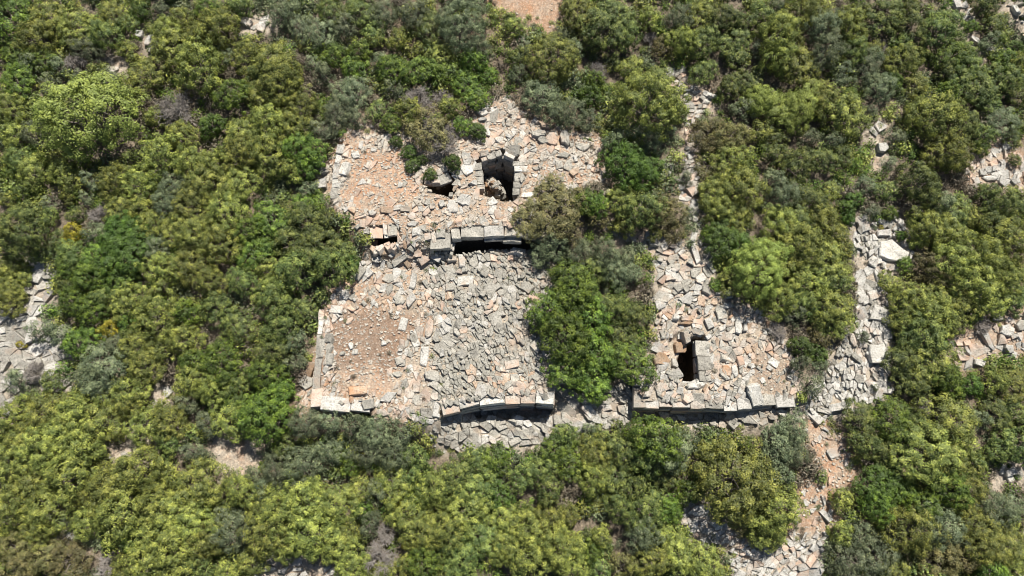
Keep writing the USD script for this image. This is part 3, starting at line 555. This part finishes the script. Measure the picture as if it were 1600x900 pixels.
for mx, my, rad, top in MOUNDS:
    c = at_base(np.array([mx * 1.0]), np.array([my * 1.0]), (off_se if mx > 900 else off_upper)(my) - 1.2)[0]
    for _ in range(int(75 * rad)):
        a, d = r.uniform(0, 6.28), rad * math.sqrt(r.random()) * 0.95; x, y = c[0] + d * math.cos(a), c[1] + d * math.sin(a)
        v, f = slab(ccw(rand_poly(r.uniform(.22, .55), r.uniform(.18, .38), r)), 0.3, 0.03, r, 0.02); a = r.uniform(0, 6.28)
        v[:, :2] = v[:, :2] @ np.array([[math.cos(a), math.sin(a)], [-math.sin(a), math.cos(a)]]); v = tilt(v, r.normal(0.1, 0.3), r.normal(0, 0.3))
        obj('stone', (v + [x, y, float(H(x, y)) + r.uniform(0.05, 0.2)], f), r.choice(['stone_grey', 'stone_grey', 'stone_grey', 'stone_brown']), root)
for k in GAPS:      # stones showing in small gaps of the scrub
    r = np.random.default_rng(len(k) * 31 + len(ZONES[k])); P = ZW[k]; root = None
    for poly in field_cells(P, 0.5, r, 0):
        if r.random() < 0.45 or SPOTS.contains(poly.centroid): continue
        p = poly.buffer(-0.04).simplify(0.05)
        if p.is_empty or p.geom_type != 'Polygon' or len(p.exterior.coords) < 5: continue
        if root is None:
            root = thing('rubble_patch'); tag(stage.GetPrimAtPath(root), 'pale stones in a small clearing ' + (lambda w: f'{w[1]} {w[0]}')(whereabouts(*np.mean(ZONES[k], 0))), 'rubble', kind='structure')
        q = ccw(np.array(p.exterior.coords)[:-1]); c = q.mean(0); v, f = slab(q - c, 0.5, 0.04, r, 0.03); v = tilt(v, r.normal(0.1, 0.12), r.normal(0, 0.12))
        obj('stone', (v + [c[0], c[1], float(H(*c)) + r.uniform(0.05, 0.22)], f), r.choice(['stone_pale', 'stone_pale', 'stone_grey', 'stone_white']), root)
PEB = {'upper': (85, 'w'), 'lower_west': (70, 'w'), 'lower_east': (75, 'g'), 'apron': (14, 'g'), 'south_east': (45, 'w'), 'gully_middle': (30, 'g'), 'gully_right': (22, 'g'), 'gully_low': (35, 'g'), 'gully_soil': (50, 'w'), 'left_outcrop': (5, 'g'), 'dusty': (60, 'w'), 'right_patch': (40, 'w'), 'right_patch_low': (25, 'w'), 'top_soil': (6, 'w'), 'sandy_patch': (6, 'w')}
for look, mt, nm in (('w', 'chips_warm', 'beige and orange stone chips strewn over the ruins and soil'), ('g', 'chips_grey', 'grey stone chips between the slabs of the rubble')):
    got = []
    for k, (den, lk) in PEB.items():
        if lk == look:
            P = DUSTY if k == 'dusty' else ZW[k].buffer(0.3).difference(PITZONE).difference(DUSTY); r = np.random.default_rng(len(k) + den)
            for part in ([P] if P.geom_type == 'Polygon' else P.geoms):
                c = chips(part, den, 0.04, 0.24, r)
                if c is not None: got.append(c)
    tag(stage.GetPrimAtPath(obj('stone_chips', join(got), mt)), nm, 'stone chips', kind='stuff')
# ------------------------------------------------------------------ shrubs and small trees
def leaves(centres, normals, lens, r, wide=0.55, rnd=0.75):
    """leaf-sized diamonds, folded along the midrib"""
    n = len(centres); nn = normals + r.normal(0, rnd, (n, 3)); nn /= np.linalg.norm(nn, axis=1, keepdims=True) + 1e-9
    t = np.cross(nn, r.normal(0, 1, (n, 3))); t /= np.linalg.norm(t, axis=1, keepdims=True) + 1e-9; b = np.cross(nn, t)
    l = lens[:, None]; w = l * wide * 0.5
    v = np.stack([centres - t * l * .5, centres + b * w - nn * l * .08, centres + t * l * .5, centres - b * w - nn * l * .08], 1).reshape(-1, 3)
    k = np.arange(n)[:, None] * 4
    return v, np.vstack([np.c_[k, k + 1, k + 2], np.c_[k, k + 2, k + 3]])
def crown(R, hgt, r, clump=0.26, leaf=0.13, dens=1.0, gap=0.12, lumpy=0.42, lobes=6):
    """foliage of one shrub: lobes that carry clumps of leaves, uneven outline, gaps between the clumps"""
    lob = [(0.0, 0.0, hgt * 0.62, R * 0.62)]
    for k in range(lobes):
        a = (k + r.uniform(-0.35, 0.35)) / lobes * 2 * math.pi; d = R * r.uniform(0.34, 0.72)
        lob.append((math.cos(a) * d, math.sin(a) * d, hgt * r.uniform(0.30, 0.68), R * r.uniform(0.26, 0.54)))
    C, N = [], []
    for lx, ly, lz, lr in lob:
        m = max(int(2 * math.pi * lr * lr * 1.3 / (clump * clump * 2.1)), 5)
        i = np.arange(m) + 0.5; ct = 1 - i / m * 1.35; ph = i * 2.39996 + r.uniform(0, 6.28)
        st = np.sqrt(np.clip(1 - ct * ct, 0, 1)); nd = np.c_[st * np.cos(ph), st * np.sin(ph), ct] + r.normal(0, 0.10, (m, 3))
        bump_ = 1 + lumpy * (meshkit.noise(np.c_[nd * 2.2 + [lx * 3, ly * 3, lr]], 3) - 0.5) * 1.3 + r.uniform(-0.2, 0.2, m)
        sc = np.array([lr, lr, min(lr, hgt * 0.5)]); c = np.array([lx, ly, lz]) + nd * sc * bump_[:, None]
        keep = np.ones(m, bool)
        for ox, oy, oz, orr in lob:
            if (ox, oy) != (lx, ly):
                e = (c - [ox, oy, oz]) / [orr, orr, min(orr, hgt * 0.5)]; keep &= (e * e).sum(1) > 0.62
        keep &= (c[:, 2] > 0.05 * hgt) & (r.random(m) > gap)
        C.append(c[keep]); N.append(nd[keep])
    C, N = np.vstack(C), np.vstack(N); N /= np.linalg.norm(N, axis=1, keepdims=True)
    cs = clump * r.uniform(0.55, 1.35, len(C)); q = np.maximum((dens * 3.3 * cs * cs / (leaf * leaf * 0.275) * r.uniform(0.7, 1.2, len(C))).astype(int), 6)
    own = np.repeat(np.arange(len(C)), q); n = len(own)
    u = r.normal(0, 1, (n, 3)); u /= np.linalg.norm(u, axis=1, keepdims=True); u = u + N[own] * 0.55; u /= np.linalg.norm(u, axis=1, keepdims=True)
    rad = r.random(n) ** 0.3
    pc = C[own] + u * (cs[own] * rad)[:, None] * [1, 1, 0.85]
    ms = [leaves(pc, u * 0.75 + N[own] * 0.35 + [0, 0, 0.35], leaf * r.uniform(0.65, 1.25, n), r, 0.6, 0.36)]
    m = int(R * R * 170)                                       # sparse inner leaves
    a = r.uniform(0, 6.28, m); d = R * 0.8 * np.sqrt(r.random(m)); z = hgt * 0.6 * r.uniform(0.1, 0.8, m) * (1 - (d / R) ** 2 * 0.6)
    ms.append(leaves(np.c_[d * np.cos(a), d * np.sin(a), z], np.tile([0, 0, 1.0], (m, 1)), np.full(m, leaf * 1.5), r))
    return join(ms), lob
def limb(a, b, r0, r1, sides=5):
    a, b = np.array(a, float), np.array(b, float); d = (b - a) / (np.linalg.norm(b - a) + 1e-9)
    x = np.cross(d, [0.3, 0.9, 0.2]); x /= np.linalg.norm(x); y = np.cross(d, x); t = np.arange(sides) / sides * 2 * np.pi
    ring = np.cos(t)[:, None] * x + np.sin(t)[:, None] * y; i = np.arange(sides); j = (i + 1) % sides
    return np.vstack([a + ring * r0, b + ring * r1]), np.vstack([np.c_[i, j, sides + j], np.c_[i, sides + j, sides + i]])
def stems(R, hgt, lob, r):
    ms = []
    for lx, ly, lz, lr in lob:
        k = np.array([lx * 0.35 + r.normal(0, .04), ly * 0.35 + r.normal(0, .04), lz * 0.45]); b = np.array([lx * .08, ly * .08, -0.25])
        ms += [limb(b, k, 0.05 + 0.03 * R, 0.035 + 0.02 * R), limb(k, (lx, ly, lz), 0.035 + 0.02 * R, 0.015)]
        for _ in range(3):
            u = r.normal(0, 1, 3); u[2] = abs(u[2]) * 0.7; u /= np.linalg.norm(u); p = np.array([lx, ly, lz]) * 0.85
            ms.append(limb(p, p + u * lr * 0.85, 0.018 + 0.006 * R, 0.006, 4))
    return join(ms)
def dead_twigs(R, hgt, r):
    ms = []
    for k in range(int(26 + 10 * R)):
        a = r.uniform(0, 6.28); d = R * r.uniform(0.25, 0.95); tip = np.array([math.cos(a) * d, math.sin(a) * d, hgt * r.uniform(0.5, 1.0) * (1.05 - 0.45 * (d / R) ** 2)])
        m = tip * [.5, .5, .62] + r.normal(0, 0.08 * R, 3)
        ms += [limb((tip[0] * .06, tip[1] * .06, -0.2), m, 0.04, 0.025, 4), limb(m, tip, 0.025, 0.010, 4)]
        for _ in range(11):
            s = m + (tip - m) * r.uniform(0.1, 1.0); u = r.normal(0, 1, 3) * [1, 1, 0.6] + (tip - m) / (np.linalg.norm(tip - m) + .01) * 0.8; u /= np.linalg.norm(u)
            e = s + u * R * r.uniform(0.15, 0.38); ms.append(limb(s, e, 0.016, 0.007, 3))
            for _ in range(3):
                w = u + r.normal(0, 0.7, 3); w /= np.linalg.norm(w); s2 = s + (e - s) * r.uniform(.3, 1)
                ms.append(limb(s2, s2 + w * R * r.uniform(0.08, 0.2), 0.010, 0.005, 3))
    return join(ms)

KINDS = {'O': ('yellow_green_shrub', 'olive-yellow rounded shrub'), 'M': ('green_shrub', 'mid-green dense shrub'), 'G': ('grey_green_shrub', 'grey-green feathery shrub'), 'B': ('bright_green_shrub', 'bright green bush'),
         'D': ('dark_green_shrub', 'deep green compact bush'), 'R': ('russet_shrub', 'russet-brown shrub'), 'L': ('pale_green_tree', 'pale yellow-green domed tree'), 'Y': ('yellow_bush', 'vivid yellow bush'), 'W': ('dead_shrub', 'leafless grey twiggy shrub')}
STYLE = {  # clump, leaf, density, gap, lumpiness, lobes, height ratio
 'O': (0.23, 0.088, 1.0, 0.14, 0.55, 7, 1.15), 'M': (0.23, 0.088, 1.0, 0.10, 0.5, 7, 1.15), 'G': (0.25, 0.082, 0.72, 0.12, 0.5, 6, 1.1), 'B': (0.21, 0.092, 1.0, 0.06, 0.4, 6, 1.2),
 'D': (0.20, 0.092, 1.05, 0.05, 0.4, 6, 1.05), 'R': (0.24, 0.095, 0.8, 0.18, 0.5, 7, 1.0), 'L': (0.25, 0.085, 1.0, 0.12, 0.55, 8, 1.2), 'Y': (0.18, 0.095, 1.0, 0.1, 0.3, 5, 1.0)}
SIZES = (0.8, 1.25, 2.0)
PROTO = {}
def make_shrub(kind, si, loc):
    """the first shrub of a kind and size, with its crown and trunk"""
    r = np.random.default_rng(ord(kind) * 10 + si); R = SIZES[si]; name = KINDS[kind][0]
    path = thing(name, loc); prim = stage.GetPrimAtPath(path); x = UsdGeom.Xformable(prim); x.AddRotateZOp().Set(0.0); x.AddScaleOp().Set(Gf.Vec3f(1, 1, 1))
    if kind == 'W':
        obj('crown', dead_twigs(R, R * 0.95, r), 'dead_wood', path)
        a = r.uniform(0, 6.28, int(700 * R)); d = R * np.sqrt(r.random(len(a))); 
        obj('withered_leaves', leaves(np.c_[d * np.cos(a), d * np.sin(a), R * 0.85 * r.uniform(0.15, 0.9, len(a)) * (1.1 - .6 * (d / R) ** 2)], np.tile([0, 0, 1.0], (len(a), 1)), r.uniform(0.05, 0.11, len(a)), r), 'leaf_dry', path)
        obj('trunk', limb((0, 0, -0.25), (0.05, 0.02, 0.35 * R), 0.09, 0.05, 6), 'dead_wood', path)
        return path
    cl, lf, dn, gp_, lu, lo, hr = STYLE[kind]; f = (0.85, 1.0, 1.08)[si]
    m, lob = crown(R, R * hr, r, cl * f, lf * (0.95, 1.0, 1.08)[si], dn, gp_, lu, lo + (-2, 0, 3)[si])
    obj('crown', m, 'leaf_' + kind, path)
    obj('trunk', stems(R, R * hr, lob, r), 'bark', path)
    return path
SHRUBS = """B20 25 38;O75 25 32;O120 40 30;O60 52 28;B20 72 24;O170 12 24;D215 10 18;M195 26 20;G250 12 22;M165 50 28;G130 70 24;O195 70 18;O285 25 22;O345 38 30;B320 8 20;O258 42 24;O275 70 32;O312 52 24;M375 6 20;B60 87 24;G45 98 22;G85 97 20;W113 88 18;G120 112 16;B25 122 30;G75 127 20;G160 118 22;O225 112 30;O318 108 38;O388 85 28;G355 80 14;B365 145 28;L155 182 74;O85 158 18;B62 166 16;W275 168 30;O240 178 20;D330 192 22;O375 202 28;O15 165 24;O18 205 22;G50 203 22;O282 205 24
G440 12 24;G465 36 24;G500 42 26;G540 32 26;M515 10 24;M560 14 26;G600 14 26;M582 42 22;G645 16 28;M672 36 24;G722 40 42;G745 72 24;O622 56 20;O585 52 18;O655 66 14;O690 80 24;O425 95 38;O442 130 34;O410 142 30;G490 90 18;G505 112 20;B520 80 22;B552 100 22;B560 78 20;G590 86 18;B612 106 24;B655 106 28;B700 106 22;B740 92 22;B762 110 16;B726 126 24;B745 150 22;G552 140 32;G615 136 20;G525 172 28;G500 195 22;O470 162 26;O458 195 28;O420 190 30;O405 217 24;G552 182 22;M590 170 20;B612 190 18;W655 152 26;W692 146 20;O640 172 24;W676 188 30;O702 165 20;D746 206 16;B722 192 14;D620 222 11;D640 238 12;D646 258 12;D661 251 9;D708 255 15;D672 272 11;R672 204 33;W692 226 27;W702 200 16;O684 182 18;M410 112 24
O805 32 20;O862 90 40;G820 70 18;G876 46 14;G895 70 20;O905 14 28;M942 45 38;M962 18 28;M925 58 20;M982 56 22;O1016 24 20;W1018 48 12;R1036 66 20;O1065 60 24;G1060 22 24;O1095 20 26;M1100 60 28;M1130 20 26;M1150 56 26;M1166 30 22;M1190 18 22;G1186 66 18;M1100 106 24;M1150 82 22;O985 100 22;W935 102 18;B930 118 16;D925 142 22;G845 150 32;G810 112 18;M810 82 20;G890 172 28;G865 178 24;G922 186 22;O1010 165 54;O1054 166 22;G980 212 22;G1012 216 24;G1046 202 16;R1110 202 32;R1142 212 28;M1166 122 24;L1182 152 26;M1140 130 20;G1162 166 22;O1190 200 22
O1255 14 28;O1215 50 34;O1236 45 24;O1245 96 34;O1220 82 28;G1215 4 16;G1285 40 28;G1290 76 28;O1330 35 28;G1310 18 18;M1345 10 18;M1380 20 34;M1425 40 26;M1422 10 20;M1470 42 34;M1415 66 18;G1460 14 12;M1335 76 24;W1385 60 14;O1370 66 16;G1366 82 20;O1310 80 16;G1320 112 22;G1355 96 24;O1410 90 26;B1400 120 15;O1435 126 22;G1380 132 28;B1490 82 28;M1510 102 26;M1480 106 20;B1526 30 14;M1540 4 22;M1556 30 20;G1550 60 20;B1570 50 12;D1596 62 14;B1576 86 18;O1596 92 18;M1542 110 18;M1570 116 26;M1522 132 32;M1550 152 22;M1590 140 22;B1486 136 18;O1455 180 38;O1436 165 20;O1320 175 36;O1290 160 24;L1260 156 26;L1215 160 28;L1240 180 26;M1210 206 22;L1270 130 18;G1266 210 20;G1302 214 20;B1330 140 14;G1406 205 20;M1510 190 24;M1536 205 22;G1570 180 26;M1590 206 16;G1360 170 16
M25 240 24;B10 262 14;O80 236 16;O50 260 24;O95 262 24;O110 278 22;G140 276 20;O180 282 26;O215 286 28;B30 296 18;O10 306 16;O100 302 12;M36 322 18;G70 312 16;G130 302 14;O255 246 34;O300 252 28;O330 256 24;O376 240 28;G270 292 24;O320 286 34;O370 282 28;O186 322 26;W150 328 16;O216 320 22;G256 312 24;O300 316 32;O350 322 30;M115 332 16;M72 332 14;Y110 357 18;M40 362 42;M85 366 18;G146 360 20;D186 356 26;O210 354 16;O236 346 22;O270 352 26;O310 362 32;O346 376 30;M60 390 18;D195 386 36;B160 396 26;M115 396 26;B110 416 24;B150 426 26;B182 432 24;G240 380 24;O260 416 28;O300 406 28;B386 356 24;B396 390 26;O12 412 22;O30 424 16;O10 442 24;M96 436 20;O330 436 24;M380 436 24
O425 240 34;O456 262 22;B476 236 28;B490 258 22;G478 290 18;B470 312 18;B500 320 20;B424 338 28;M478 342 34;M512 342 16;M450 372 30;M500 382 40;M538 392 24;B410 372 20;M470 420 34;M525 420 32;O420 416 22;O430 442 26;D548 412 16
R860 296 24;R828 338 28;R870 330 34;R900 310 22;B916 316 22;R930 342 20;B926 322 18;R888 358 22;D972 262 32;D1008 264 24;G955 228 20;O1002 232 14;G1074 272 18;O970 310 24;M1002 326 32;R1040 330 28;O976 346 20;R1058 356 20;O1026 360 16;R1110 250 24;O1140 250 28;O1120 290 28;O1160 290 34;O1130 322 24;O1152 332 26;D1132 366 26;D1156 372 20;B1110 358 13;L1180 420 44;O1150 430 26;B1122 440 15;G860 386 26;G842 402 18;G906 396 26;G946 396 24;B895 440 32;G960 416 28;G982 422 22;G978 398 20;M930 420 24
M1215 236 22;M1246 256 28;M1290 246 24;M1320 236 20;G1358 282 18;G1396 246 15;O1475 236 32;O1500 246 22;B1540 222 18;M1596 240 18;M1430 286 34;M1390 292 20;M1456 300 24;O1302 290 18;M1266 310 26;G1230 302 26;G1210 280 22;D1340 306 16;D1326 320 15;D1330 332 13;G1366 322 18;B1396 326 13;Y1388 345 11;D1416 360 15;G1376 346 10;G1470 312 22;M1500 326 26;O1516 332 20;O1450 352 26;O1482 356 28;O1440 370 16;M1560 312 28;M1590 322 22;M1552 342 24;O1570 366 34;M1545 288 15;M1250 340 26;O1290 346 28;O1226 350 28;O1310 366 22;O1240 382 34;O1290 402 34;O1216 412 30;O1318 386 18;O1322 420 16;M1308 442 22;O1260 432 28;B1421 407 15;O1396 436 24;R1460 416 26;O1490 402 34;O1530 402 34;O1520 442 34;O1562 432 26;O1590 416 20;O1482 446 26;R1450 442 20
O14 466 26;B116 472 24;B142 482 24;M165 462 24;O200 470 28;B240 466 16;O250 490 34;Y168 508 16;D200 502 20;B290 486 20;M336 476 26;M370 502 26;G64 511 24;G95 523 22;B130 532 24;G176 536 24;G165 566 38;G132 590 20;G150 602 24;O215 536 28;O226 566 26;O250 542 22;O290 526 24;B300 562 22;B346 566 32;M360 592 26;O300 592 26;O330 602 24;G20 590 22;W46 576 20;M76 596 20;M36 622 14;O200 606 32;O196 628 26;G290 626 20;G325 656 22;B362 626 20;O366 652 28;O226 656 28;O266 652 26;B392 636 20;O20 652 30;O70 646 34;O120 636 30;O150 656 34;O100 672 34;O40 682 30;Y20 532 8
M430 472 30;M466 474 24;M440 512 28;G460 532 22;M430 546 28;G458 562 20;B420 582 28;B438 604 20;B425 628 28;B420 656 34;G485 662 26;G520 658 22;G556 664 22;G592 672 24;G630 682 20
B860 482 28;B890 472 34;B852 506 20;B915 502 34;B880 532 34;B920 546 34;B886 566 28;B920 582 32;B924 604 20;M960 482 28;M984 490 26;M970 522 28;B986 570 32;B960 560 20;M884 676 24;G922 668 12;B1020 682 38
O1215 470 28;M1250 466 28;O1300 476 30;O1306 500 24;R1290 520 22;G1240 490 22;W1215 516 20;D1250 542 20;D1284 546 16;G1246 570 20;G1288 566 14;G1265 602 24;G1356 520 18;G1376 600 12;O1420 470 28;O1412 500 22;O1450 480 34;O1490 470 28;O1480 500 24;W1545 500 18;O1560 462 24;M1590 460 22;M1442 520 34;M1420 532 22;B1468 526 18;M1416 560 30;O1450 566 34;B1470 582 24;M1430 592 26;B1490 596 18;D1524 596 18;O1560 592 20;O1592 592 24;M1345 652 32;B1390 656 30;M1428 666 26;O1480 652 36;M1562 642 24;M1592 640 22;W1450 630 14;G1540 652 16;G1240 666 28
O30 706 40;O80 692 40;O130 696 34;O110 730 36;O50 746 38;O20 790 34;O75 788 34;O60 824 26;O170 750 34;O215 736 32;O150 772 26;O190 790 34;O140 810 26;O245 776 30;O260 800 34;O220 816 26;O255 736 22;O310 756 38;O300 782 26;G298 700 22;M260 686 18;G205 688 14;O300 822 30;O280 850 34;O320 846 28;O240 870 34;O200 880 26;O270 890 26;M310 880 22;B330 862 10;G365 826 30;O376 760 24;G396 742 18;W78 802 12;G100 816 14;D165 842 14;B200 848 16;R20 852 24;R60 862 28;R100 872 28;R30 884 26;W160 880 18;O390 876 24;O350 890 18
M448 688 20;G480 722 30;G520 702 24;G430 732 24;G410 762 20;G455 756 22;B530 700 15;B545 726 15;G580 692 28;G620 702 28;M645 706 22;O610 742 28;M640 736 22;O560 762 22;G590 766 20;O440 790 32;O410 802 28;O480 776 30;O520 786 30;O430 830 30;O480 832 36;O520 844 28;O450 846 26;O540 830 22;O550 880 24;G576 816 22;D566 796 16;Y620 782 12;O640 800 28;B655 772 22;O680 762 28;M710 742 28;M750 722 24;M740 762 28;O730 790 32;O690 820 28;O660 832 26;M700 850 26;M750 830 30;M720 870 28;D780 770 22;O785 810 24;O790 850 24;Y636 846 9;O640 882 22;O600 890 18;W590 868 24;W600 832 16;B660 880 26;B770 712 24;O690 890 22
B870 692 28;B890 722 22;M845 732 24;M815 742 22;M860 762 22;O930 702 24;O930 742 24;M965 742 28;M975 702 30;M1010 702 32;G1050 702 32;M1030 742 24;M990 762 22;B1080 762 22;M970 792 26;M1010 792 30;B1040 792 20;B1055 802 14;G1000 830 26;O1040 832 20;O940 836 16;O820 822 34;O860 812 26;O890 802 18;O820 862 34;O870 850 32;O890 872 26;B925 862 16;M940 890 22;R970 880 22;O1020 870 26;O1060 860 26;O1090 872 28;O1110 890 22;O1140 740 58;O1124 702 22;O1162 772 28;G1120 838 12;R1168 818 18;O1196 812 30
G1215 692 30;G1238 706 24;G1220 742 22;M1290 742 16;O1320 776 22;O1212 790 34;O1200 826 26;M1350 692 24;M1386 702 24;O1440 702 50;O1480 712 30;O1510 692 22;M1530 716 16;D1376 752 28;B1370 790 24;B1420 766 20;B1440 790 24;B1480 762 28;O1510 762 28;O1500 790 22;O1318 830 20;G1332 872 30;G1346 832 22;G1380 862 28;O1415 826 32;O1400 886 24;G1470 822 32;G1496 842 22;R1470 872 30;R1510 872 22;O1530 822 28;O1540 852 26;O1576 850 26;O1590 872 24;B1550 890 22;G1560 790 24;G1590 782 20;M1590 692 30;M1566 702 20;O1346 716 9"""
rows = [(q[0], *map(float, q[1:].split())) for q in SHRUBS.replace('\n', ';').split(';')]
base_at = at_base(np.array([q[1] for q in rows]), np.array([q[2] + q[3] * 0.12 for q in rows]), 0.9)   # crowns are seen above their feet
r = np.random.default_rng(5); shrub_items, discs = [], []
for (kind, x, y, rad), p in zip(rows, base_at):
    R = rad * 0.04 * 1.04
    z = float(H(p[0], p[1]))
    if 480 < x < 950 and 200 < y < 640 and rad < 40:      # shrubs on the raised ruin
        p = at(x, y + rad * 0.3)[0]; z = p[2]
    if not (480 < x < 1020 and 190 < y < 640):      # shrubs keep clear of the open gullies and paths
        R *= 1 - (0.45 if x > 130 else 0.12) * Point(p[0], p[1]).buffer(R).intersection(allbare).area / (math.pi * R * R)
    si = 0 if R < 0.95 else 1 if R < 1.6 else 2
    if kind == 'Y': si = 0
    loc = Gf.Vec3d(float(p[0]), float(p[1]), z - 0.03)
    if (kind, si) not in PROTO:
        path = PROTO[kind, si] = make_shrub(kind, si, loc)
    else:
        path = numbered('/World', KINDS[kind][0]); q = UsdGeom.Xform.Define(stage, path).GetPrim()
        q.GetReferences().AddInternalReference(PROTO[kind, si]); q.SetInstanceable(True)
    prim = stage.GetPrimAtPath(path); s = R / SIZES[si]
    prim.GetAttribute('xformOp:translate').Set(loc); prim.GetAttribute('xformOp:rotateZ').Set(float(r.uniform(0, 360)))
    prim.GetAttribute('xformOp:scale').Set(Gf.Vec3f(s * float(r.uniform(.92, 1.08)), s * float(r.uniform(.92, 1.08)), s * float(r.uniform(.85, 1.35))))
    size = 'tiny' if rad < 13 else 'small' if rad < 20 else 'medium' if rad < 29 else 'large' if rad < 45 else 'very large'
    shrub_items.append((path, f'{size} {KINDS[kind][1]}', x, y, 'tree' if kind == 'L' else 'shrub', KINDS[kind][1] + 's on the hillside'))
    discs.append((p[0], p[1], R))
give_labels(shrub_items)

# low scrub between the shrubs, and the shrubland that goes on beyond the picture
def instancer(name, protos, where, label, cat):
    path = numbered('/World', name); pi = UsdGeom.PointInstancer.Define(stage, path); targets = []
    UsdGeom.Scope.Define(stage, path + '/kinds')
    for k, (m, mt) in enumerate(protos):
        usdkit.mesh(stage, f'{path}/kinds/{name}_{k:03d}', m, mats[mt]); targets.append(f'{path}/kinds/{name}_{k:03d}')
    pi.CreatePrototypesRel().SetTargets(targets); r = np.random.default_rng(len(where))
    pi.CreatePositionsAttr(Vt.Vec3fArray.FromNumpy(np.array([w[:3] for w in where], np.float32)))
    pi.CreateScalesAttr(Vt.Vec3fArray.FromNumpy(np.repeat(np.array([w[3] for w in where], np.float32)[:, None], 3, 1)))
    a = r.uniform(0, np.pi, len(where)); pi.CreateOrientationsAttr(Vt.QuathArray([Gf.Quath(float(math.cos(t)), 0, 0, float(math.sin(t))) for t in a]))
    pi.CreateProtoIndicesAttr(Vt.IntArray([int(w[4]) for w in where])); tag(pi.GetPrim(), label, cat, kind='stuff')
r = np.random.default_rng(77); scrub = []
def tuft(seed, leaf=0.11):
    q = np.random.default_rng(seed); n = 230; u = q.normal(0, 1, (n, 3)); u[:, 2] = np.abs(u[:, 2]); u /= np.linalg.norm(u, axis=1, keepdims=True)
    c = u * (q.random(n) ** 0.5)[:, None] * [0.42, 0.42, 0.5] * (0.75 + 0.5 * meshkit.noise(u * 2 + seed, 1))[:, None]; return leaves(c, u + [0, 0, .4], leaf * q.uniform(.6, 1.2, n), q)
q = r.uniform([-36, -22], [36, 24], (13000, 2)); q = q[~shapely.contains_xy(allbare.buffer(0.15), q[:, 0], q[:, 1])]
tree_ = cKDTree([d[:2] for d in discs]); dd, ii = tree_.query(q, 6); RR = np.array([d[2] for d in discs])
cover = (dd < RR[ii] * 0.72).any(1); q = q[~cover][:6000]
kn = meshkit.noise(np.c_[q * 0.35, np.zeros(len(q))], 4)
for (a, b), t in zip(q, kn):
    k = int(np.clip(t * 6 + r.normal(0, 0.8), 0, 4)); scrub.append((a, b, float(H(a, b)) - 0.05, r.uniform(0.6, 1.7), k))
edge = [P.exterior for P in ZW.values() if P.geom_type == 'Polygon']
for e in edge:            # sparse tufts on the margins of bare ground
    for _ in range(int(e.length * 1.5)):
        c = e.interpolate(r.random() * e.length); a, b = c.x + r.normal(0, .25), c.y + r.normal(0, .25)
        if SHARP.distance(Point(a, b)) > 0.8 and not PITZONE.contains(Point(a, b)): scrub.append((a, b, float(H(a, b)) - 0.05, r.uniform(0.18, 0.7), int(r.choice([1, 4, 4, 2, 3]))))
for zone, n in (('upper', 30), ('lower_west', 45), ('lower_east', 12), ('south_east', 35), ('gully_middle', 20), ('gully_right', 20), ('gully_soil', 25)):
    lo, hi = np.array(ZW[zone].bounds[:2]), np.array(ZW[zone].bounds[2:])      # dry tufts in the cracks
    for _ in range(n):
        a, b = lo + r.random(2) * (hi - lo)
        if ZW[zone].contains(Point(a, b)) and not PITZONE.buffer(.2).contains(Point(a, b)): scrub.append((a, b, float(H(a, b)) + 0.02, r.uniform(0.2, 0.5), int(r.choice([4, 4, 1]))))
instancer('scrub', [(tuft(1), 'leaf_M'), (tuft(2), 'leaf_G'), (tuft(3), 'leaf_O'), (tuft(4), 'leaf_B'), (tuft(5), 'leaf_dry')], scrub, 'low scrub filling the ground between the shrubs', 'scrub')
beyond = []
for _ in range(2600):
    a, b = r.uniform(-75, 75), r.uniform(-60, 62); p = np.array([a, b, float(base(a, b))]); c = p - CAM; dz = -c @ BACK
    px, py = 800 + FPX * (c @ RIGHT) / dz, 450 - FPX * (c @ UP) / dz
    if -45 < px < 1645 and -45 < py < 945: continue
    beyond.append((a, b, float(H(a, b)), r.uniform(0.7, 1.5), int(r.integers(0, 3))))
pr = [(crown(1.5, 1.7, np.random.default_rng(31 + k), 0.3, 0.17, 0.9, 0.14, 0.45, 7)[0], 'leaf_' + 'OMG'[k]) for k in range(3)]
instancer('shrubland', pr, beyond, 'dense shrubland going on beyond the picture', 'shrubland')
